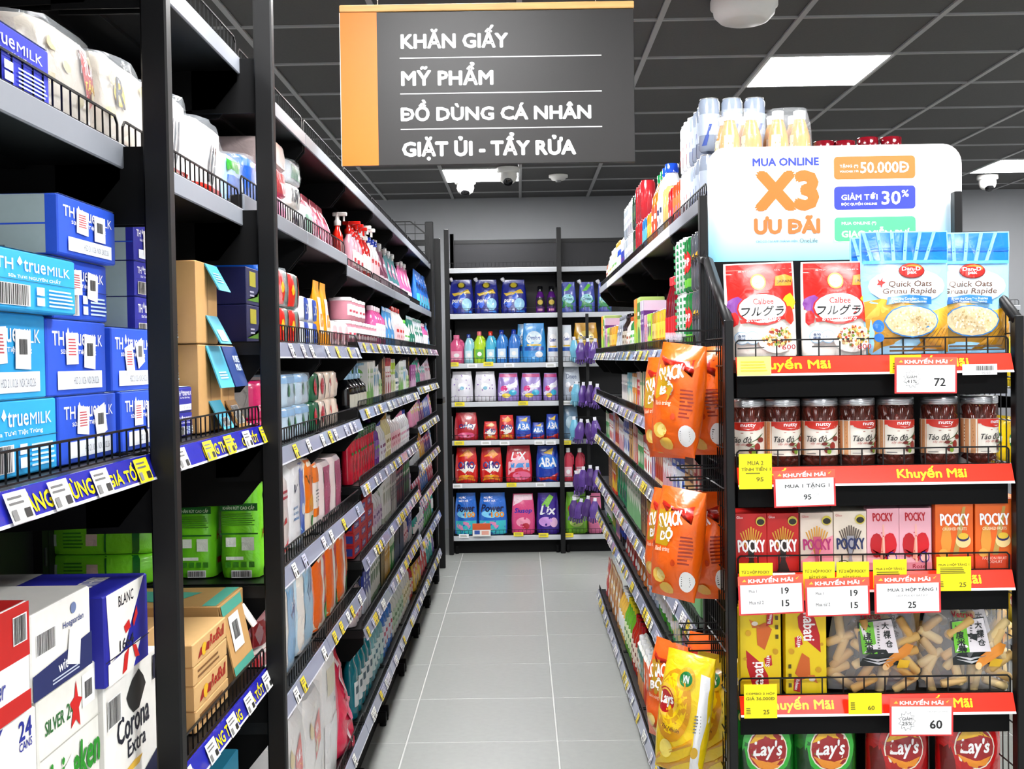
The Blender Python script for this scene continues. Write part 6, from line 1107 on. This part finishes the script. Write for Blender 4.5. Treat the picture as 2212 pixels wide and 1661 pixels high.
BT = [(bt('2a2e3a', 'c8ccd4', '2a4ac0', 'c82a34', r=.045, h=.3), 6, 'dark cola bottle', 'bottle'), (milkc('a8d4ec', 'c8b088'), 5, 'light blue gable top carton', 'carton'), (milkc('e8e4dc', 'b8a07a'), 3, 'cream gable top carton', 'carton'), (milkc('4ab04a', '2a7a3a'), 3, 'green gable top carton', 'carton'), (milkc('e8743a', 'd84a24'), 3, 'orange gable top carton', 'carton'), (milkc('1f7a6a', 'e0a060'), 3, 'dark teal gable top carton', 'carton'), (bt('b83a2a', 'c8242a', 'f0e0d0', '8a3a2a', r=.038, h=.24), 4, 'reddish juice bottle with red cap', 'bottle'), (bt('7ab83a', 'e8d820', 'e8f0c8', '3a8a2a', r=.038, h=.25), 4, 'green juice bottle', 'bottle'), (bt('e8c060', 'f4f4f4', r=.038, h=.24), 4, 'amber bottle with white cap', 'bottle'), (po('c8882a', 'f0d08a', w_=.16, h=.24), 5, 'golden snack bag', 'bag'), (po('d0302a', 'f0c8b0', w_=.15, h=.22), 5, 'red snack bag', 'bag')]
seq(right, .06+RH, 3.04, 6.95, BT, 'right bottom shelf', 'right')

# ================================================================ BACK RACK
BY = 8.935; BROW = [BZ[i][0]+RH+.001 for i in range(7)]
def onB(pr_fn, x0, x1, ytop, row, label, cat, group=None, Y=BY, rz=0):
    z = BROW[row]; a = atY(x0, ytop, Y); b = atY(x1, ytop, Y); w_ = b.x-a.x; h = a.z-z
    p = pr_fn(w_, h); return put(p, ((a.x+b.x)/2, Y+p.d/2, z), rz, label, cat, group)
def bp(c, F_, sp=None, nm_='detergent_pouch', lo=None, cr=.004): return lambda w_, h: P_pouch(nm_, w_, min(.1, w_*.5), h, c, F_, spout=sp, crink=cr, lo=lo, topw=.82)
navy = bp('1a2a9a', [('p', [(-.45, .05), (.4, .1), (.45, .02)], '3a8ae0'), ('e', 0, .84, .2, .1, '2a2a3a'), ('e', 0, .84, .14, .07, 'c8b83a'), ('p', [(-.4, .6), (.3, .72), (.4, .6), (-.3, .52)], 'e8c83a'), ('p', [(-.4, .3), (.1, .62), (.2, .5), (-.2, .15)], '4a7ae8'), ('e', .22, .28, .2, .18, 'a8d8f4'), ('t', 'pure', -.38, .3, .0, .42, 'ffffff', .06, .2)], sp='e8e8f0')
for i, (a, b) in enumerate(((968, 1023), (1022, 1077), (1080, 1138))): onB(navy, a, b, 604, 5, 'navy detergent pouch on the back rack, %s' % ('left', 'middle', 'right')[i], 'pouch', 'navy detergent pouches', Y=BY+.004*i)
pur = lambda w_, h: P_bottle('spray_can', w_/2, h, '6a2a8a', '15151a', [('r', -.42, .3, .42, .72, '1c1420'), ('e', 0, .5, .3, .12, 'c8b04a'), ('r', -.3, .1, .3, .2, 'e8a0c8')], neck=.5, caph=.2)
for i, (a, b) in enumerate(((1157, 1176), (1181, 1201))): onB(pur, a, b, 618, 5, 'purple and black spray bottle on the back rack, %s one' % ('left', 'right')[i], 'bottle', 'purple and black spray bottles')
gp = bp('5a6ac0', [('p', [(-.45, .1), (.4, .0), (.45, .4), (.1, .6), (-.4, .5)], '2a9a5a'), ('e', 0, .45, .36, .16, 'a8e0e8'), ('t', 'Green', -.26, .4, .26, .5, '1a6a8a', .06), ('p', [(-.3, .7), (.1, .95), (.3, .9), (.0, .72)], '7ad04a')], sp='e8e8f0')
for i, (a, b) in enumerate(((1208, 1245), (1249, 1286), (1290, 1322))): onB(gp, a, b, 609, 5, 'green and violet refill pouch on the back rack, %s' % ('left', 'middle', 'right')[i], 'pouch', 'green and violet pouches')
def jug(c, cap, lb):
    def f(w_, h):
        p = P_bottle('bleach_bottle', w_/2, h, c, cap, [('r', -.36, .15, .36, .5, lb), ('e', 0, .33, .2, .08, 'f4f4f4')], flat=.55, neck=.36, caph=.13)
        g = G(); g.tube([(w_*.18, -.0, h*.84), (w_*.44, 0, h*.74), (w_*.46, 0, h*.5)], .012, M(c, 'gloss'), 6); p.parts.append(('handle', g.mesh('handle'))); return p
    return f
for a, b, t, c, cap, lb, l in ((970, 1001, 724, 'e8709c', 'f08ab0', 'f4b0c8', 'pink bleach bottle at the left end of the back rack'), (1002, 1022, 722, 'a8dce8', '3a5ab0', 'dceef4', 'pale blue bottle with navy cap beside the pink bleach bottle'), (1023, 1047, 716, 'c8e83a', 'f0888a', '7ac04a', 'lime green bleach bottle with pink cap'), (1048, 1070, 716, '5ac4e4', 'e8483a', 'c8e8f4', 'light blue bleach bottle with red cap'), (1071, 1095, 713, '4a94dc', '2a4ab0', 'd8e8f6', 'blue fabric softener bottle, left one'), (1097, 1122, 712, '4a8ad8', '2a4ab0', 'd8e8f6', 'blue fabric softener bottle, right one')): onB(jug(c, cap, lb), a, b, t, 4, l, 'bottle', 'bleach and softener bottles')
cf = lambda c, c2: bp(c, [('e', 0, .62, .34, .18, c2), ('t', 'Comfort', -.28, .58, .28, .68, '2a5aa8', .05, .2), ('r', -.4, .3, .4, .4, '2a6ac0'), ('e', .2, .2, .16, .08, 'f4f4f8'), ('r', -.3, .42, .3, .46, 'e8c83a')])
onB(cf('5ab8ec', 'dff0fa'), 1115, 1152, 700, 4, 'blue softener pouch behind the bottles', 'pouch', 'softener pouches', Y=BY+.09)
onB(cf('4aa8e8', 'dff0fa'), 1126, 1180, 698, 4, 'large blue softener pouch on the back rack', 'pouch', 'softener pouches')
onB(cf('e8ecf2', 'f8f8fa'), 1181, 1207, 706, 4, 'white softener pouch left of the rack post', 'pouch', 'softener pouches')
onB(cf('dfe6ee', 'f8f8fa'), 1211, 1236, 702, 4, 'white softener pouch right of the rack post', 'pouch', 'softener pouches')
onB(cf('d8a82a', 'f4dc7a'), 1237, 1294, 697, 4, 'golden softener pouch on the back rack', 'pouch', 'softener pouches')
wf = bp('e6e4ec', [('e', 0, .5, .2, .12, 'f6f6fa')]+scat(12, 0, .5, .42, .45, ['9a7ac0', 'c8b8dc'], .035, 3)+[('e', 0, .45, .1, .06, '8ac0d8')], cr=.005)
for i, (a, b) in enumerate(((972, 1022), (1023, 1072))): onB(wf, a, b, 803, 3, 'white detergent bag with violet flowers, %s' % ('left', 'right')[i], 'pouch', 'white floral detergent bags')
vp = bp('a890d4', [('p', [(-.45, .3), (0, .6), (.45, .75), (.45, .55), (.1, .4), (-.4, .15)], 'e8e4f4'), ('r', -.47, .85, .47, .97, 'c83a8a'), ('e', -.2, .45, .16, .1, 'e84a9a'), ('e', .2, .3, .18, .1, '4ac0e0'), ('r', -.2, .48, .4, .56, 'f6f6fa'), ('e', -.1, .2, .2, .08, 'f0d84a')])
for i, (a, b) in enumerate(((1073, 1122), (1123, 1171), (1172, 1206))): onB(vp, a, b, 806, 3, 'lilac washing powder pouch, %s of three' % ('left', 'middle', 'right')[i], 'pouch', 'lilac washing powder pouches')
onB(bp('c8d0dc', [('e', .1, .3, .26, .14, 'c89a88'), ('t', 'Dnee', -.3, .62, .3, .76, '7a86a0', .05), ('e', -.2, .45, .14, .08, 'f0f0f6')]), 1214, 1254, 790, 3, 'pale grey baby detergent pouch right of the rack post', 'pouch')
om = lambda big: bp('d4201e', [('p', [(-.35, .75), (.1, .95), (.35, .8), (.1, .7)], 'f0a020'), ('p', [(-.42, .36), (.0, .62), (.42, .5), (.3, .3), (-.1, .2)], 'f4efe8'), ('t', 'OMO', -.36, .4, .36, .6, '2a2f8a', .08), ('p', [(-.4, .05), (-.2, .22), (.2, .22), (.4, .05)], 'f0c030'), ('e', -.2, .15, .14, .07, 'e88a1c'), ('e', .2, .15, .14, .07, 'e88a1c')])
onB(bp('c01c34', [('p', [(-.42, .42), (.0, .66), (.42, .58), (.3, .36)], 'f4f0f0'), ('t', 'OMO', -.3, .42, .3, .58, '2a2f8a', .07), ('e', 0, .18, .36, .1, 'e86a9a')]), 979, 1033, 892, 2, 'dark red washing powder pouch at the left end', 'pouch', 'red washing powder pouches')
onB(om(0), 1043, 1075, 911, 2, 'small red and yellow washing powder pouch', 'pouch', 'red washing powder pouches'); onB(om(0), 1077, 1111, 897, 2, 'red and yellow washing powder pouch, taller one', 'pouch', 'red washing powder pouches')
ab = bp('1f4ab4', [('p', [(-.45, .0), (.45, .0), (.45, .25), (-.45, .12)], 'c8282a'), ('e', 0, .55, .42, .2, '3a8ae0'), ('t', 'ABA', -.36, .42, .36, .66, 'f4f6fa', .09), ('p', [(-.2, .8), (.3, .95), (.2, .75)], 'e8c83a')])
for a, b, t, l in ((1112, 1149, 899, 'blue washing powder pouch, left of three'), (1148, 1177, 913, 'small blue washing powder pouch, middle of three'), (1178, 1208, 895, 'blue washing powder pouch next to the rack post')): onB(ab, a, b, t, 2, l, 'pouch', 'blue washing powder pouches')
onB(bp('7a9ab4', [('e', 0, .5, .3, .2, 'b8d0dc')]), 1214, 1250, 878, 2, 'dull blue pouch behind the hanging gloves', 'pouch')
for i, (a, b) in enumerate(((981, 1032), (1035, 1086))): onB(om(1), a, b, 968, 1, 'large red and yellow washing powder bag, %s' % ('left', 'right')[i], 'pouch', 'large red washing powder bags')
onB(bp('d8344a', [('p', [(-.4, .55), (.0, .75), (.4, .6), (.4, .3), (-.4, .2)], 'f2c0cc'), ('t', 'LIX', -.3, .62, .3, .82, 'f4f4f8', .09, .2), ('r', -.3, .4, .4, .52, '4a9ad8'), ('e', .1, .18, .34, .12, 'e87aa0')]), 1090, 1150, 964, 1, 'pink and red washing powder bag in the middle', 'pouch')
onB(ab, 1156, 1209, 964, 1, 'large blue washing powder bag next to the rack post', 'pouch', 'blue washing powder pouches')
for i, (a, b) in enumerate(((1216, 1238), (1242, 1262))): onB(jug('c8485e', 'f4f4f6', 'f0c0cc'), a, b, 968, 1, 'red cleaner bottle with white cap, %s' % ('left', 'right')[i], 'bottle', 'red cleaner bottles')
pwb = bp('2a78d0', [('r', -.45, .02, .45, .34, '4ac8d0'), ('e', -.1, .22, .3, .1, 'e89ac0'), ('e', .0, .5, .4, .1, '8ad0f0'), ('t', 'NƯỚC', -.35, .86, .0, .92, 'ffffff', .05), ('t', 'GIẶT XẢ', -.35, .78, .1, .84, 'ffffff', .05), ('t', 'Power', -.42, .55, .4, .72, '161f5a', .08, .2), ('t', '100', -.05, .42, .4, .54, 'f0a030', .08)])
for i, (a, b) in enumerate(((980, 1031), (1031, 1096))): onB(pwb, a, b, 1066, 0, 'blue laundry liquid pouch on the back rack bottom shelf, %s' % ('left', 'right')[i], 'pouch', 'blue laundry liquid pouches')
onB(bp('e05a90', [('p', [(-.45, .7), (.45, .85), (.45, .98), (-.45, .98)], 'f6dce6'), ('t', 'Siusop', -.38, .5, .38, .64, '2a3ab0', .07, .2), ('e', 0, .3, .3, .12, 'f4a8c0'), ('e', .1, .2, .16, .08, 'c83a50')]), 1103, 1156, 1068, 0, 'pink fabric softener pouch on the bottom shelf', 'pouch')
onB(bp('4a2a9a', [('p', [(-.3, .7), (.1, .96), (.3, .9), (.0, .65)], '8ac84a'), ('t', 'Lix', -.34, .48, .34, .68, 'f4f4f8', .09, .2), ('e', -.1, .3, .3, .12, 'd8a8e8'), ('e', .25, .28, .16, .12, 'e8c0e0')]), 1157, 1209, 1066, 0, 'violet laundry liquid pouch on the bottom shelf', 'pouch')
onB(bp('8ac83a', [('e', 0, .6, .38, .14, 'e83a3a'), ('t', 'Lix', -.28, .53, .28, .67, 'f4f4f8', .08, .2), ('e', 0, .88, .2, .07, 'f0f0f0'), ('e', 0, .28, .3, .12, 'd8f08a')]), 1219, 1270, 1064, 0, 'green dishwashing pouch right of the rack post', 'pouch')
onB(bp('e88ab0', [('t', 'S', -.3, .55, .3, .75, '2a3ab0', .09)]), 1270, 1300, 1066, 0, 'pink pouch at the right end of the bottom shelf', 'pouch')
# price tags on the back rack lips
for k, (px, py, c) in enumerate([(980, 787, 'f3e43c'), (1055, 786, 'f3e43c'), (1020, 790, 'f4f4f6'), (1100, 789, 'f4f4f6'), (1190, 789, 'f4f4f6'), (993, 873, 'f3e43c'), (1130, 871, 'f3e43c'), (1225, 870, 'f4f4f6'), (992, 957, 'f3e43c'), (1050, 957, 'f4f4f6'), (1090, 957, 'f4f4f6'), (1165, 956, 'f4f4f6'), (1190, 956, 'f4f4f6'), (1223, 956, 'f3e43c'), (988, 1050, 'f4f4f6'), (1105, 1047, 'f3e43c'), (1168, 1047, 'f4f4f6'), (1226, 1047, 'f4f4f6'), (1002, 1158, 'f4f4f6'), (1120, 1154, 'f3e43c'), (1174, 1156, 'f3e43c'), (1228, 1156, 'f3e43c')]):
    a = atY(px, py, 8.885); g = G(); g.box(-.038, -.001, -.016, .038, .001, .016, M(c, 'print')); draw(g, lambda a, b, e: (a*.07, -.001-e, (b-.5)*.03), [('l', -.4, .2, .4, .8, 3, '8a8a70')], 'print', False)
    o = mk('price_tag', g.mesh('price_tag'), None, (a.x, 8.885, a.z)); sh = min((abs(a.z-z_[0]-.02), i) for i, z_ in enumerate(BZ))[1]
    tag(o, '%s tag on the back rack, %s shelf from the floor, %s' % ('yellow' if c[0:2] == 'f3' else 'white', ('first', 'second', 'third', 'fourth', 'fifth', 'sixth', 'seventh')[sh], 'left end' if px < 1015 else 'right of the post' if px > 1212 else 'beside the post' if px > 1180 else 'left of the middle' if px < 1070 else 'right of the middle' if px > 1140 else 'near the middle'), 'price tag', 'tags on the back rack')
a = atY(1021, 1153, 8.87); g = G(); g.box(0, 0, -.02, .14, .002, .08, M('f2f0ec', 'print')); draw(g, lambda a, b, e: ((a+.5)*.14, -e, -.02+b*.1), [('r', -.5, .5, .5, 1, 'd86a3a'), ('r', -.4, .15, -.1, .45, '4a6ab0'), ('r', 0, .1, .4, .4, 'e8b0a0')], 'print', False)
tag(mk('price_card', g.mesh('price_card'), None, a), 'small orange and white promotion card on the back rack bottom shelf', 'price card')
# rubber gloves hanging in front of the back rack
def gloves(c, c2, seed):
    rr = random.Random(seed); g = G()
    lf = Loft([(-.2, .1, .05, 2.3, 0), (-.1, .13, .06, 2.3, 0), (0, .06, .02, 2, 0)], .006, seed); lf.body(g, M(c, 'film'), 8, 8)
    for i in range(5): g.tube([(-.05+.024*i, 0, -.19), (-.062+.029*i, rr.uniform(-.01, .01), -.26+.012*abs(i-2))], .011, M(c if i % 2 else c2, 'film'), 6)
    g.box(-.02, -.002, 0, .02, .002, .04, M('e8e8ee', 'print')); return g.mesh('rubber_gloves')
gm = [gloves('6a4a98', '54387e', 1), gloves('7ab8d0', '9ad0e0', 2), gloves('5a3a80', '7a5aa8', 3)]
for r_, py in enumerate((712, 805, 880, 990, 1052)):
    for k in range(4):
        c = atY(1240+15*k+(r_ % 2)*5, py+28+R.uniform(-6, 6), 8.82-.03*k); o = mk('rubber_gloves', gm[1 if k == 0 and r_ < 3 else 0 if k % 2 else 2], None, c, (0, R.uniform(-.2, .2), R.uniform(-.5, .5))); o.scale = (.62, .62, .66)
        tag(o, '%s rubber gloves hanging in the %s bunch, %s' % ('pale blue' if k == 0 and r_ < 3 else 'purple', ('topmost', 'second', 'third', 'fourth', 'lowest')[r_], ('leftmost', 'second from left', 'third from left', 'rightmost')[k]), 'gloves', 'hanging rubber gloves')
g = G(); c = atY(1268, 700, 8.87); g.box(c.x-.012, 8.865, .45, c.x+.012, 8.872, 1.86, BLK2)
for py in (712, 805, 880, 990, 1052): q = atY(1268, py+26, 8.87); g.tube([(q.x-.1, 8.86, q.z+.02), (q.x+.1, 8.86, q.z+.02)], .004, BLK2)
tag(mk('hanging_strip', g.mesh('hanging_strip')), 'thin black display strip carrying the rubber gloves', 'display strip')

# ================================================================ NEXT AISLE, seen past the end rack
rack('black rack of yellow snacks seen past the right end post', 2.35, 6.2, 1.4, -H90, .4, [(.1, 0, 'lip'), (.5, 0, 'lip'), (.9, 0, 'lip'), (1.3, 0, 'lip')], 1.72, (0,), seed=99)
for r_, zz in enumerate((.1, .5, .9, 1.3)):
    pr_ = [P_pillow('snack_bag', .2, .08, .25, c, [('e', 0, .55, .3, .14, c2), ('r', -.3, .5, .3, .6, 'f6f0e0')], seed=r_) for c, c2 in (('f0d020', 'c82a24'), ('8ac83a', 'f0e040'), ('e8c81c', '2a8a4a'), ('f2d832', 'd83a2a'), ('6ab8e0', 'f4f4f4'))][r_]
    run(right, pr_, 4.9, zz+RH+.004, 6, '%s snack bag past the end rack, %s shelf' % (('yellow', 'green', 'golden', 'bright yellow', 'light blue')[r_], ('bottom', 'second', 'third', 'fourth', 'top')[r_]), 'bag', 'snack bags in the next aisle', X=2.4)
# pale lit shelf edge and cartons on the far right back rack
for k in range(5):
    put(P_box('box', .2, .2, .22, ('e8e4da', 'c8a06a', 'd8d4cc', 'e8c83a', 'b8c4cc')[k]), (3.2+.22*k, 9.1, BZ[3][0]+RH), 0, 'carton on the far right back rack, %s from the left' % ('first', 'second', 'third', 'fourth', 'fifth')[k], 'box', 'cartons on the far right back rack')
